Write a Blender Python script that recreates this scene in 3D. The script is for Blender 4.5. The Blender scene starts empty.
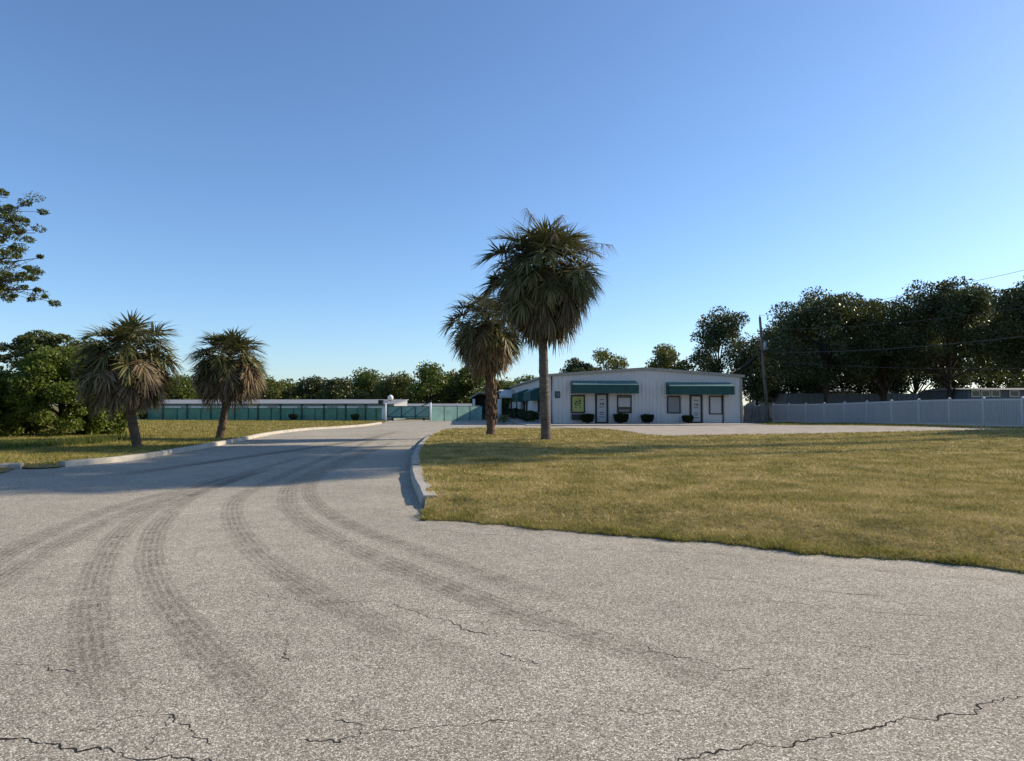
import bpy, bmesh, math, random
import numpy as np
from mathutils import Vector, Matrix, noise as mnoise

S = bpy.context.scene
C = S.collection
PI = math.pi
R = math.radians

# ------------------------------------------------------------------ camera
F_PX, W, H_ = 700.0, 1024, 761
CAM_H = 1.55
PITCH = math.atan(24.5 / F_PX)
cam = bpy.data.cameras.new('camera')
cam.sensor_width = 36.0
cam.lens = F_PX / W * 36.0
cam.clip_start = 0.05
cam.clip_end = 6000
cam_o = bpy.data.objects.new('camera', cam)
C.objects.link(cam_o)
cam_o.location = (0, 0, CAM_H)
cam_o.rotation_euler = (PI / 2 + PITCH, 0, 0)
S.camera = cam_o


def sm(a, b, x):
    t = min(1.0, max(0.0, (x - a) / (b - a)))
    return t * t * (3 - 2 * t)


def rise(x, y):
    """the ground climbs a little towards the white fence on the right"""
    return 0.28 * sm(12, 27, x) * (1 - sm(42, 60, y)) * sm(12, 30, y)


def ray(px, py):
    x, y = (px - W / 2) / F_PX, -(py - H_ / 2) / F_PX
    c, s = math.cos(PITCH), math.sin(PITCH)
    return Vector((x, c - y * s, s + y * c))


def P(px, py, z=0.0):
    d = ray(px, py)
    t = (z - CAM_H) / d.z
    return Vector((d.x * t, d.y * t, z))


def at(px, py, Y):
    d = ray(px, py)
    t = Y / d.y
    return Vector((d.x * t, Y, CAM_H + d.z * t))


# ------------------------------------------------------------------ object helpers
def link(o, parent=None):
    C.objects.link(o)
    if parent is not None:
        o.parent = parent
    return o


def thing(name, label, cat, loc=(0, 0, 0), rz=0.0, group=None):
    o = bpy.data.objects.new(name, None)
    o.empty_display_size = 0.3
    link(o)
    o.location = loc
    o.rotation_euler = (0, 0, rz)
    return tag(o, label, cat, group)


def tag(o, label, cat, group=None):
    o['label'] = label
    o['category'] = cat
    if group:
        o['group'] = group
    return o


def kind(o, k, label=None):
    o['kind'] = k
    if label:
        o['label'] = label
    return o


def mesh_np(name, V, Fq, mat, parent=None, smooth=False):
    """V (n,3) array, Fq (m,k) array of faces with k corners"""
    V = np.asarray(V, dtype=np.float32)
    Fq = np.asarray(Fq, dtype=np.int32)
    m, k = Fq.shape
    me = bpy.data.meshes.new(name)
    me.vertices.add(len(V))
    me.vertices.foreach_set('co', V.ravel())
    me.loops.add(m * k)
    me.loops.foreach_set('vertex_index', Fq.ravel())
    me.polygons.add(m)
    me.polygons.foreach_set('loop_start', np.arange(0, m * k, k, dtype=np.int32))
    me.polygons.foreach_set('loop_total', np.full(m, k, dtype=np.int32))
    if smooth:
        me.polygons.foreach_set('use_smooth', np.ones(m, dtype=bool))
    me.materials.append(mat)
    me.update(calc_edges=True)
    o = bpy.data.objects.new(name, me)
    return link(o, parent)


class MB:
    """collects shapes and links them as one mesh object"""

    def __init__(s):
        s.bm = bmesh.new()

    def box(s, x0, x1, y0, y1, z0, z1, bev=0.0, M=None):
        vs = [s.bm.verts.new((x, y, z)) for z in (z0, z1) for y in (y0, y1) for x in (x0, x1)]
        fs = []
        for q in ((0, 2, 3, 1), (4, 5, 7, 6), (0, 1, 5, 4), (2, 6, 7, 3), (0, 4, 6, 2), (1, 3, 7, 5)):
            fs.append(s.bm.faces.new([vs[i] for i in q]))
        if bev:
            es = list({e for f in fs for e in f.edges})
            r = bmesh.ops.bevel(s.bm, geom=es, offset=bev, segments=1, affect='EDGES')
            vs = list({v for f in r['faces'] for v in f.verts} | {v for v in vs if v.is_valid})
        if M is not None:
            for v in vs:
                v.co = M @ v.co
        return s

    def poly(s, pts):
        s.bm.faces.new([s.bm.verts.new(p) for p in pts])
        return s

    def prism(s, pts, off):
        """polygon pts extruded by vector off"""
        a = [s.bm.verts.new(p) for p in pts]
        b = [s.bm.verts.new(Vector(p) + Vector(off)) for p in pts]
        s.bm.faces.new(a)
        s.bm.faces.new(b[::-1])
        n = len(pts)
        for i in range(n):
            s.bm.faces.new((a[i], b[i], b[(i + 1) % n], a[(i + 1) % n]))
        return s

    def tube(s, pts, radii, n=8, cap=True, jit=0.0, rnd=None):
        pts = [Vector(p) for p in pts]
        rings = []
        for i, p in enumerate(pts):
            d = (pts[min(i + 1, len(pts) - 1)] - pts[max(i - 1, 0)]).normalized()
            a = d.cross(Vector((0, 0, 1)))
            if a.length < 1e-3:
                a = d.cross(Vector((0, 1, 0)))
            a.normalize()
            b = d.cross(a)
            rr = radii[i] if not isinstance(radii, (int, float)) else radii
            ring = []
            for k in range(n):
                q = rr * (1 + (rnd.uniform(-jit, jit) if rnd else 0))
                ring.append(s.bm.verts.new(p + q * (math.cos(2 * PI * k / n) * a + math.sin(2 * PI * k / n) * b)))
            rings.append(ring)
        for i in range(len(rings) - 1):
            for k in range(n):
                f = s.bm.faces.new((rings[i][k], rings[i][(k + 1) % n], rings[i + 1][(k + 1) % n], rings[i + 1][k]))
                f.smooth = True
        if cap:
            s.bm.faces.new(rings[0])
            s.bm.faces.new(rings[-1][::-1])
        return s

    def build(s, name, mat, parent=None):
        bmesh.ops.recalc_face_normals(s.bm, faces=s.bm.faces)
        me = bpy.data.meshes.new(name)
        s.bm.to_mesh(me)
        s.bm.free()
        me.materials.append(mat)
        return link(bpy.data.objects.new(name, me), parent)


    def build_each(s, name, mat, parent=None):
        """every loose piece becomes an object of its own"""
        s.bm.verts.ensure_lookup_table()
        seen, outl = set(), []
        for v0 in s.bm.verts:
            if v0 in seen:
                continue
            st, isl = [v0], []
            seen.add(v0)
            while st:
                v = st.pop()
                isl.append(v)
                for e in v.link_edges:
                    w = e.other_vert(v)
                    if w not in seen:
                        seen.add(w)
                        st.append(w)
            m2 = MB()
            mp = {v: m2.bm.verts.new(v.co) for v in isl}
            for f in {f for v in isl for f in v.link_faces}:
                nf = m2.bm.faces.new([mp[v] for v in f.verts])
                nf.smooth = f.smooth
            outl.append(m2.build(name, mat, parent))
        s.bm.free()
        return outl


# ------------------------------------------------------------------ materials
class NT:
    def __init__(s, name):
        s.m = bpy.data.materials.new(name)
        s.m.use_nodes = True
        s.t = s.m.node_tree
        s.t.nodes.clear()
        s.out = s.t.nodes.new('ShaderNodeOutputMaterial')

    def n(s, typ, ins=None, **kw):
        nd = s.t.nodes.new('ShaderNode' + typ)
        for k, v in kw.items():
            setattr(nd, k, v)
        for k, v in (ins or {}).items():
            sock = nd.inputs[k]
            if hasattr(v, 'is_output') or isinstance(v, bpy.types.NodeSocket):
                s.t.links.new(v, sock)
            else:
                sock.default_value = v
        return nd

    def coord(s, out='Object'):
        return s.n('TexCoord').outputs[out]

    def noise(s, vec, scale, detail=3, rough=0.55):
        return s.n('TexNoise', {'Vector': vec, 'Scale': scale, 'Detail': detail, 'Roughness': rough}).outputs['Fac']

    def ramp(s, fac, stops):
        r = s.n('ValToRGB', {'Fac': fac})
        e = r.color_ramp.elements
        while len(e) < len(stops):
            e.new(0.5)
        for i, (p, c) in enumerate(stops):
            e[i].position = p
            e[i].color = (*c, 1) if len(c) == 3 else c
        return r.outputs['Color']

    def mix(s, fac, a, b, typ='MIX'):
        nd = s.t.nodes.new('ShaderNodeMix')
        nd.data_type = 'RGBA'
        nd.blend_type = typ
        for k, v in ((0, fac), (6, a), (7, b)):
            if isinstance(v, bpy.types.NodeSocket):
                s.t.links.new(v, nd.inputs[k])
            elif k:
                nd.inputs[k].default_value = (*v, 1) if len(v) == 3 else v
            else:
                nd.inputs[k].default_value = v
        return nd.outputs[2]

    def math(s, op, a, b=0.0, c=0.0):
        nd = s.n('Math', operation=op)
        for i, v in enumerate((a, b, c)):
            if isinstance(v, bpy.types.NodeSocket):
                s.t.links.new(v, nd.inputs[i])
            else:
                nd.inputs[i].default_value = v
        return nd.outputs[0]

    def bump(s, h, strength=0.5, dist=0.02):
        return s.n('Bump', {'Height': h, 'Strength': strength, 'Distance': dist}).outputs['Normal']

    def bsdf(s, col, rough=0.8, spec=0.3, normal=None, metal=0.0):
        ins = {'Base Color': col if isinstance(col, bpy.types.NodeSocket) else (*col, 1), 'Roughness': rough,
               'Specular IOR Level': spec, 'Metallic': metal}
        if normal is not None:
            ins['Normal'] = normal
        return s.n('BsdfPrincipled', ins).outputs[0]

    def done(s, sh):
        s.t.links.new(sh, s.out.inputs['Surface'])
        return s.m


def paint(name, c, rough=0.6, spec=0.3, var=0.15, scale=3.0, metal=0.0, streak=False):
    """a plain surface with a little dirt and unevenness"""
    t = NT(name)
    v = t.coord()
    if streak:
        mp = t.n('Mapping', {'Vector': v, 'Scale': (3.0, 3.0, 0.25)}).outputs[0]
    else:
        mp = v
    f = t.noise(mp, scale, 5, 0.6)
    col = t.ramp(f, [(0.3, tuple(x * (1 - var) for x in c)), (0.7, tuple(min(1, x * (1 + var)) for x in c))])
    return t.done(t.bsdf(col, rough, spec, None, metal))


def leaf(name, cols, transl=0.35, gloss=0.12, nscale=0.8, wr=0.65, wn=0.5, det=2, tcol=(0.16, 0.18, 0.03)):
    """leaf colour differs leaf by leaf and branch by branch"""
    t = NT(name)
    rnd = t.n('NewGeometry').outputs['Random Per Island']
    n = t.noise(t.coord(), nscale, det)
    if det > 4:
        n = t.math('ADD', t.math('MULTIPLY', n, 1.9), -0.45)
    f = t.math('ADD', t.math('MULTIPLY', rnd, wr), t.math('MULTIPLY', n, wn))
    k = len(cols)
    col = t.ramp(f, [(0.12 + 0.78 * i / max(1, k - 1), c) for i, c in enumerate(cols)])
    d = t.n('BsdfDiffuse', {'Color': col}).outputs[0]
    tr = t.n('BsdfTranslucent', {'Color': t.mix(0.5, col, tcol)}).outputs[0]
    g = t.n('BsdfGlossy', {'Color': (0.8, 0.85, 0.8, 1), 'Roughness': 0.45}).outputs[0]
    a = t.n('MixShader', {0: transl, 1: d, 2: tr}).outputs[0]
    fr = t.n('LayerWeight', {'Blend': 0.25}).outputs['Fresnel']
    b = t.n('MixShader', {0: t.math('MULTIPLY', fr, gloss), 1: a, 2: g}).outputs[0]
    return t.done(b)


def asphalt_mat():
    t = NT('weathered_asphalt')
    v = t.coord()
    vo = t.n('TexVoronoi', {'Vector': v, 'Scale': 125.0})
    sep = t.n('SeparateColor', {'Color': vo.outputs['Color']}).outputs[0]
    agg = t.ramp(sep, [(0.0, (0.145, 0.131, 0.104)), (0.25, (0.315, 0.286, 0.229)), (0.7, (0.435, 0.398, 0.326)), (0.97, (0.77, 0.73, 0.63))])
    gap = t.ramp(vo.outputs['Distance'], [(0.45, (1, 1, 1)), (0.8, (0.5, 0.48, 0.45))])
    col = t.mix(0.85, agg, gap, 'MULTIPLY')
    vo2 = t.n('TexVoronoi', {'Vector': v, 'Scale': 50.0})
    sep2 = t.n('SeparateColor', {'Color': vo2.outputs['Color']}).outputs[1]
    col = t.mix(0.28, col, t.ramp(sep2, [(0.0, (0.45, 0.44, 0.42)), (0.5, (1, 1, 1)), (1.0, (1.25, 1.24, 1.2))]), 'MULTIPLY')
    big = t.noise(v, 0.35, 5, 0.6)
    col = t.mix(0.8, col, t.ramp(big, [(0.3, (0.80, 0.79, 0.77)), (0.7, (1.16, 1.15, 1.12))]), 'MULTIPLY')
    mid = t.noise(v, 3.5, 5, 0.7)
    col = t.mix(0.6, col, t.ramp(mid, [(0.33, (0.80, 0.79, 0.77)), (0.6, (1.06, 1.05, 1.03))]), 'MULTIPLY')
    h = t.math('ADD', t.math('MULTIPLY', vo.outputs['Distance'], -0.6), t.math('MULTIPLY', sep, 0.5))
    return t.done(t.bsdf(col, 0.92, 0.2, t.bump(h, 0.45, 0.007)))


def tread_mat(name='tyre_rubber_on_asphalt', col=(0.135, 0.115, 0.09)):
    """rubber rubbed into the road: partly covers it, in long grooves"""
    t = NT(name)
    uv = t.coord('UV')
    sep = t.n('SeparateXYZ', {'Vector': uv})
    u, v = sep.outputs[0], sep.outputs[1]
    wob = t.noise(t.coord(), 1.2, 3)
    edge = t.math('MULTIPLY', t.math('MULTIPLY', v, t.math('SUBTRACT', 1.0, v)), 4.0)
    edge = t.math('POWER', edge, 0.5)
    ends = t.math('MINIMUM', 1.0, t.math('MULTIPLY', t.math('MULTIPLY', u, t.math('SUBTRACT', 1.0, u)), 14.0))
    gro = t.math('ABSOLUTE', t.math('SINE', t.math('MULTIPLY', v, PI * 5.0)))
    gro = t.math('ADD', 0.18, t.math('MULTIPLY', gro, 0.82))
    lug = t.math('ADD', 0.8, t.math('MULTIPLY', t.math('SINE', t.math('MULTIPLY', sep.outputs[0], 420.0)), 0.16))
    fine = t.ramp(t.noise(t.coord(), 45.0, 3, 0.7), [(0.36, (0.35,) * 3), (0.62, (1,) * 3)])
    f = t.math('MULTIPLY', t.math('MULTIPLY', edge, gro), t.math('MULTIPLY', ends, t.math('MULTIPLY', lug, fine)))
    f = t.math('MULTIPLY', f, t.math('ADD', 0.25, t.math('MULTIPLY', wob, 0.95)))
    brk = t.ramp(t.noise(t.coord(), 5.0, 5, 0.7), [(0.36, (0.25,) * 3), (0.58, (1,) * 3)])
    f = t.math('MULTIPLY', t.math('MULTIPLY', f, brk), 0.82)
    d = t.bsdf(col, 0.95, 0.1)
    tr = t.n('BsdfTransparent').outputs[0]
    return t.done(t.n('MixShader', {0: f, 1: tr, 2: d}).outputs[0])


def ground_mat(name, a, b, c, s1=0.5, s2=12.0):
    t = NT(name)
    v = t.coord()
    n1 = t.noise(v, s1, 4, 0.6)
    n2 = t.noise(v, s2, 4, 0.7)
    col = t.ramp(t.math('ADD', t.math('MULTIPLY', n1, 0.55), t.math('MULTIPLY', n2, 0.45)), [(0.36, a), (0.5, b), (0.64, c)])
    return t.done(t.bsdf(col, 0.95, 0.1, t.bump(t.noise(v, 30, 4, 0.8), 0.9, 0.04)))


def concrete_mat(name, c, joint=0.0):
    t = NT(name)
    v = t.coord()
    n1 = t.noise(v, 1.1, 5, 0.65)
    n2 = t.noise(v, 40, 3, 0.7)
    f = t.math('ADD', t.math('MULTIPLY', n1, 0.6), t.math('MULTIPLY', n2, 0.4))
    col = t.ramp(f, [(0.34, tuple(x * 0.62 for x in c)), (0.5, c), (0.66, tuple(min(1, x * 1.2) for x in c))])
    return t.done(t.bsdf(col, 0.9, 0.2, t.bump(n2, 0.5, 0.01)))


def bark_mat(name, c, sx=9.0, sz=14.0):
    t = NT(name)
    v = t.n('Mapping', {'Vector': t.coord(), 'Scale': (sx, sx, sz)}).outputs[0]
    n1 = t.noise(v, 1.0, 5, 0.7)
    n2 = t.noise(t.coord(), 1.6, 3)
    f = t.math('ADD', t.math('MULTIPLY', n1, 0.65), t.math('MULTIPLY', n2, 0.35))
    col = t.ramp(f, [(0.33, tuple(x * 0.4 for x in c)), (0.5, c), (0.68, tuple(x * 1.7 for x in c))])
    return t.done(t.bsdf(col, 0.95, 0.1, t.bump(n1, 1.0, 0.06)))


def glass_mat(name, c, rough=0.08):
    t = NT(name)
    return t.done(t.bsdf(c, rough, 0.6))


M = dict(
    asphalt=asphalt_mat(), tread=tread_mat(), sand=tread_mat('loose_sand', (0.62, 0.53, 0.40)),
    crack=paint('crack_fill', (0.035, 0.03, 0.026), 0.95, 0.05, 0.3, 20),
    soil=ground_mat('verge_soil', (0.10, 0.075, 0.045), (0.15, 0.115, 0.07), (0.2, 0.16, 0.1), 0.8, 18),
    thatch=ground_mat('lawn_thatch', (0.11, 0.095, 0.03), (0.29, 0.225, 0.085), (0.50, 0.365, 0.18), 1.1, 14),
    field=ground_mat('field_grass', (0.10, 0.11, 0.03), (0.17, 0.15, 0.05), (0.24, 0.2, 0.08), 0.05, 1.0),
    kerb=concrete_mat('kerb_concrete', (0.39, 0.36, 0.30)),
    pad=concrete_mat('pad_concrete', (0.39, 0.34, 0.275)),
    walk=concrete_mat('walk_concrete', (0.40, 0.36, 0.30)),
    siding=paint('white_siding', (0.56, 0.545, 0.52), 0.45, 0.4, 0.06, 2.0, streak=True),
    roof=paint('roof_metal', (0.50, 0.48, 0.43), 0.4, 0.4, 0.1, 1.5),
    trim=paint('trim_metal', (0.30, 0.28, 0.235), 0.5, 0.4, 0.15, 2.0),
    dark=paint('dark_metal', (0.018, 0.020, 0.022), 0.5, 0.4, 0.2, 5.0),
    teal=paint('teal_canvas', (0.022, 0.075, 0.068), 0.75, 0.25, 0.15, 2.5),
    teal_top=paint('teal_canvas_lit_top', (0.10, 0.185, 0.175), 0.75, 0.3, 0.15, 2.5),  # same canvas painted paler on top, for sky light on the slope
    sign=paint('sign_teal', (0.02, 0.09, 0.10), 0.5, 0.3, 0.1, 5),
    white=paint('white_paint', (0.72, 0.72, 0.72), 0.5, 0.3, 0.06, 4),
    blind=paint('window_blind_lit_glass', (0.44, 0.44, 0.44), 0.5, 0.3, 0.08, 6),
    blind_grey=paint('window_screen', (0.22, 0.225, 0.23), 0.5, 0.3, 0.1, 6),
    poster=paint('poster_paper', (0.36, 0.40, 0.13), 0.7, 0.2, 0.15, 6),
    ink=paint('dark_print', (0.05, 0.06, 0.05), 0.7, 0.2, 0.2, 6),
    glass=glass_mat('dark_glass', (0.02, 0.025, 0.03)),
    pvc=paint('white_vinyl', (0.30, 0.31, 0.325), 0.4, 0.4, 0.07, 1.2, streak=True),
    pvc_post=paint('white_vinyl_post', (0.41, 0.42, 0.43), 0.4, 0.4, 0.07, 1.2),
    screen=paint('green_screen', (0.12, 0.26, 0.185), 0.85, 0.15, 0.2, 1.5),
    screen_pale=paint('faded_green_screen', (0.23, 0.39, 0.34), 0.85, 0.15, 0.2, 1.5),
    gpost=paint('green_steel', (0.012, 0.06, 0.05), 0.5, 0.3, 0.15, 4),
    shed=paint('shed_metal', (0.36, 0.375, 0.38), 0.5, 0.35, 0.07, 1.0, streak=True),
    shed_roof=paint('shed_roof', (0.23, 0.25, 0.26), 0.8, 0.2, 0.08, 1.0),
    greyshed=paint('grey_siding', (0.12, 0.14, 0.16), 0.5, 0.3, 0.1, 1.0, streak=True),
    globe=paint('white_globe', (0.8, 0.8, 0.78), 0.3, 0.5, 0.03),
    oldwood=bark_mat('grey_boards', (0.16, 0.145, 0.13), 6, 1.0),
    pole=bark_mat('pole_wood', (0.17, 0.14, 0.11), 8, 0.8),
    wire=paint('wire', (0.07, 0.07, 0.075), 0.6, 0.3, 0.1),
    insul=paint('insulator_grey', (0.35, 0.35, 0.36), 0.4, 0.4, 0.1),
    bark=bark_mat('tree_bark', (0.075, 0.06, 0.048)),
    pinebark=bark_mat('pine_bark', (0.12, 0.085, 0.06)),
    palmbark=bark_mat('palm_bark', (0.135, 0.11, 0.088), 3.0, 16.0),
    bootbark=bark_mat('palm_boots', (0.125, 0.085, 0.058), 5.0, 9.0),
    frond=leaf('palm_frond', [(0.028, 0.034, 0.012), (0.072, 0.080, 0.028), (0.13, 0.13, 0.05), (0.24, 0.20, 0.09)], 0.22, 0.35),
    frond_dead=leaf('dead_palm_frond', [(0.055, 0.040, 0.026), (0.12, 0.085, 0.052), (0.21, 0.15, 0.09), (0.30, 0.24, 0.165)], 0.25, 0.08),
    frond_grey=leaf('grey_palm_frond', [(0.045, 0.038, 0.026), (0.10, 0.085, 0.052), (0.165, 0.13, 0.075), (0.26, 0.21, 0.13)], 0.22, 0.1),
    stalk=leaf('flower_stalk', [(0.24, 0.17, 0.12), (0.34, 0.26, 0.18)], 0.2, 0.0),
    oak=leaf('oak_leaves', [(0.024, 0.034, 0.016), (0.054, 0.070, 0.029), (0.095, 0.108, 0.045)], 0.18, 0.12),
    green=leaf('broad_leaves', [(0.045, 0.066, 0.015), (0.095, 0.128, 0.027), (0.16, 0.19, 0.044)], 0.3, 0.1),
    olive=leaf('olive_leaves', [(0.052, 0.066, 0.019), (0.112, 0.125, 0.034), (0.18, 0.184, 0.055)], 0.3, 0.1),
    bushy=leaf('shrub_leaves', [(0.035, 0.058, 0.010), (0.09, 0.132, 0.02), (0.19, 0.225, 0.04)], 0.4, 0.1),
    hedge=leaf('hedge_leaves', [(0.008, 0.015, 0.008), (0.018, 0.030, 0.012), (0.03, 0.045, 0.017)], 0.15, 0.1),
    needle=leaf('pine_needles', [(0.03, 0.048, 0.014), (0.07, 0.09, 0.026), (0.12, 0.135, 0.042)], 0.2, 0.1),
    blade=leaf('grass_blades', [(0.075, 0.085, 0.018), (0.235, 0.215, 0.05), (0.475, 0.378, 0.145), (0.70, 0.54, 0.28)], 0.25, 0.02, 1.1, 0.42, 0.62, 7, (0.40, 0.34, 0.11)),
    blade_green=leaf('green_grass_blades', [(0.08, 0.10, 0.018), (0.18, 0.18, 0.04), (0.32, 0.27, 0.08), (0.45, 0.35, 0.14)], 0.3, 0.02, 0.8, 0.45, 0.6, 6, (0.3, 0.28, 0.07)),
    weed=leaf('weed_blades', [(0.055, 0.085, 0.016), (0.11, 0.14, 0.03), (0.18, 0.185, 0.06)], 0.35, 0.06),
)

# ------------------------------------------------------------------ ground, road, kerbs
EDGE_A, EDGE_B = P(420, 518), P(1024, 572)
RD = (EDGE_B - EDGE_A).normalized()            # along the road, to the right
RN = Vector((-RD.y, RD.x, 0))                  # away from the camera
EDGE_N = EDGE_A.dot(RN)


def road_pt(t, n):
    return RD * t + RN * n


def edge_dist(x, y):
    return RN.x * x + RN.y * y - EDGE_N


def ground_sheet():
    xs = sorted(set([-1500, -700, -300, -150, -90] + [i * 3 for i in range(-24, 25)] + [90, 150, 300, 700, 1500]))
    ys = sorted(set([-600, -200, -80, -40] + [i * 3 for i in range(-10, 41)] + [140, 180, 260, 400, 700, 1200, 2500]))
    V = [(x, y, rise(x, y) - 0.06) for y in ys for x in xs]
    n = len(xs)
    Fq = [(j * n + i, j * n + i + 1, (j + 1) * n + i + 1, (j + 1) * n + i) for j in range(len(ys) - 1) for i in range(n - 1)]
    return kind(mesh_np('ground', V, Fq, M['field'], smooth=True), 'structure')


ground_sheet()

# left kerb of the driveway (road side, at road level) and the stub along the road
KL = [P(*q) for q in ((65.6, 467), (91, 464.5), (136, 460), (185, 451.8), (211, 447.2), (240, 441.6), (272, 434.6),
                      (308, 430.2), (338, 428.4), (365, 426.2), (382, 423.6))]
STUB = [road_pt(-40, EDGE_N + 0.9), P(-60, 472.5), P(0, 469.8), P(20, 469.3)]
# kerb of the lawn island, road side
KI1 = [P(421, 505), P(415.5, 492), P(411, 480.5), P(410.2, 472.3)]
KI2 = [P(410.2, 470.6), P(410.8, 463), P(414, 453.8), P(419.3, 446.4), P(426, 439.6), P(433.4, 435), P(445.7, 431.6), P(470, 430.3),
       P(510, 430.4), P(550, 430.9), P(596, 431.0)]


def smooth_line(pts, n):
    """Catmull-Rom through pts, n points per span"""
    pts = [Vector(p) for p in pts]
    q = [pts[0] * 2 - pts[1]] + pts + [pts[-1] * 2 - pts[-2]]
    out = []
    for i in range(1, len(q) - 2):
        for k in range(n):
            t = k / n
            a, b, c, d = q[i - 1], q[i], q[i + 1], q[i + 2]
            out.append(0.5 * ((2 * b) + (c - a) * t + (2 * a - 5 * b + 4 * c - d) * t * t + (3 * b - a - 3 * c + d) * t ** 3))
    out.append(pts[-1])
    return out


def kerb_mesh(line, side, w=0.24, h=0.17, name='kerb', seed=1):
    """side = +1: the kerb body lies to the right of the line's direction"""
    rnd = random.Random(seed)
    m = MB()
    prof = [(0, -0.02), (0.015, h * 0.8), (0.05, h), (w - 0.03, h), (w, h * 0.85), (w, -0.02)]
    rings = []
    for i, p in enumerate(line):
        d = (line[min(i + 1, len(line) - 1)] - line[max(i - 1, 0)]).normalized()
        nrm = Vector((d.y, -d.x, 0)) * side
        jz = rnd.uniform(-0.008, 0.008)
        jx = rnd.uniform(-0.008, 0.008)
        rings.append([m.bm.verts.new((p.x + nrm.x * (a + jx), p.y + nrm.y * (a + jx), p.z + b + (jz if b > 0 else 0))) for a, b in prof])
    k = len(prof)
    for i in range(len(rings) - 1):
        for j in range(k):
            m.bm.faces.new((rings[i][j], rings[i][(j + 1) % k], rings[i + 1][(j + 1) % k], rings[i + 1][j]))
    m.bm.faces.new(rings[0])
    m.bm.faces.new(rings[-1][::-1])
    return kind(m.build(name, M['kerb']), 'structure')


kerb_mesh(smooth_line(KL, 4), -1, 0.22, 0.14, seed=2)
kerb_mesh(smooth_line(STUB, 4), -1, 0.24, 0.14, seed=3)
kerb_mesh(smooth_line(KI1, 4), 1, 0.27, 0.15, seed=4)
kerb_mesh(smooth_line(KI2, 4), 1, 0.25, 0.16, seed=5)

# asphalt: the road in front and the driveway as one flat sheet
gate_l, gate_r = P(383, 421.6), P(470, 421.0)
out = [road_pt(-90, EDGE_N + 0.75)] + [STUB[1] + Vector((0, .1, 0)), STUB[3] + RN * 0.1]
out += [p + Vector((-0.1, 0.02, 0)) for p in KL]
out += [Vector((gate_l.x - 0.3, gate_l.y + 6, 0)), Vector((gate_r.x + 8, gate_r.y + 6, 0)), Vector((2.6, 56, 0)), Vector((2.9, 51, 0)), Vector((7, 45.5, 0)), Vector((7, 41.5, 0))]
out += [p + Vector((0.12, -0.12, 0)) for p in KI2[::-1][1:5]] + [p + Vector((0.12, 0, 0)) for p in KI2[::-1][5:]] + [p + Vector((0.12, 0, 0)) for p in KI1[::-1]]
out += [EDGE_A + RD * 0.8 + RN * 0.35, road_pt(90, EDGE_N + 0.35), road_pt(90, EDGE_N - 15), road_pt(-90, EDGE_N - 15)]
m = MB()
f = m.bm.faces.new([m.bm.verts.new((p.x, p.y, 0)) for p in out])
bmesh.ops.triangulate(m.bm, faces=[f], ngon_method='EAR_CLIP')
kind(m.build('road', M['asphalt']), 'structure')


def ribbon(line, width, mat, name, z, uv=True):
    bm = bmesh.new()
    uvl = bm.loops.layers.uv.new('UVMap')
    L = [0]
    for a, b in zip(line, line[1:]):
        L.append(L[-1] + (b - a).length)
    vs = []
    for i, p in enumerate(line):
        d = (line[min(i + 1, len(line) - 1)] - line[max(i - 1, 0)]).normalized()
        nrm = Vector((-d.y, d.x, 0))
        w = width[i] if not isinstance(width, (int, float)) else width
        vs.append((bm.verts.new((p.x - nrm.x * w / 2, p.y - nrm.y * w / 2, z)), bm.verts.new((p.x + nrm.x * w / 2, p.y + nrm.y * w / 2, z))))
    for i in range(len(vs) - 1):
        f = bm.faces.new((vs[i][0], vs[i + 1][0], vs[i + 1][1], vs[i][1]))
        for lo, (k, v) in zip(f.loops, ((i, 0), (i + 1, 0), (i + 1, 1), (i, 1))):
            lo[uvl].uv = (L[k] / L[-1], v)
    me = bpy.data.meshes.new(name)
    bm.to_mesh(me)
    bm.free()
    me.materials.append(mat)
    return kind(link(bpy.data.objects.new(name, me)), 'structure')


TRACKS = [
    ([(125, 740), (108, 690), (94, 654), (91, 596), (106, 552), (132, 523), (166, 503), (215, 487), (262, 471)], 0.30),
    ([(330, 760), (288, 722), (234, 674), (190, 630), (158, 586), (150, 552), (161, 523), (190, 498), (234, 480), (280, 466)], 0.30),
    ([(560, 705), (488, 668), (390, 630), (312, 591), (256, 552), (233, 518), (239, 498), (273, 480), (318, 461), (355, 447), (380, 437)], 0.34),
    ([(860, 720), (720, 680), (600, 640), (498, 606), (415, 574), (342, 542), (300, 518), (287, 498), (298, 481), (340, 461), (385, 443)], 0.36),
    ([(640, 625), (560, 600), (490, 577), (420, 551), (355, 527), (319, 506), (309, 489), (322, 474), (355, 459), (395, 441)], 0.30),
    ([(-60, 600), (0, 557), (63, 527), (127, 504), (175, 491), (230, 476)], 0.34),
    ([(-60, 625), (0, 581), (59, 545), (122, 515), (185, 492), (250, 472), (310, 455)], 0.30),
    ([(160, 470), (240, 458), (320, 447), (385, 436)], 0.5),
    ([(60, 483), (170, 468), (280, 452), (360, 440), (400, 431)], 0.6),
]
for i, (pts, w) in enumerate(TRACKS):
    ribbon(smooth_line([P(*q) for q in pts], 14), w, M['tread'], 'tyre_track', 0.0025 + 0.0005 * i)

for k, (pts, w) in enumerate((([(318, 508), (350, 509), (385, 507), (412, 504)], .5), ([(405, 512), (440, 521), (520, 529), (600, 536)], .35), ([(408, 486), (407, 474), (408, 462)], .25),
                              ([(620, 541), (760, 556), (900, 570), (1030, 580)], .3), ([(150, 462), (210, 452), (260, 441), (320, 433)], .4))):
    ribbon(smooth_line([P(*q) for q in pts], 12), w, M['sand'], 'loose_sand', 0.0085 + .0005 * k)

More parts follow.
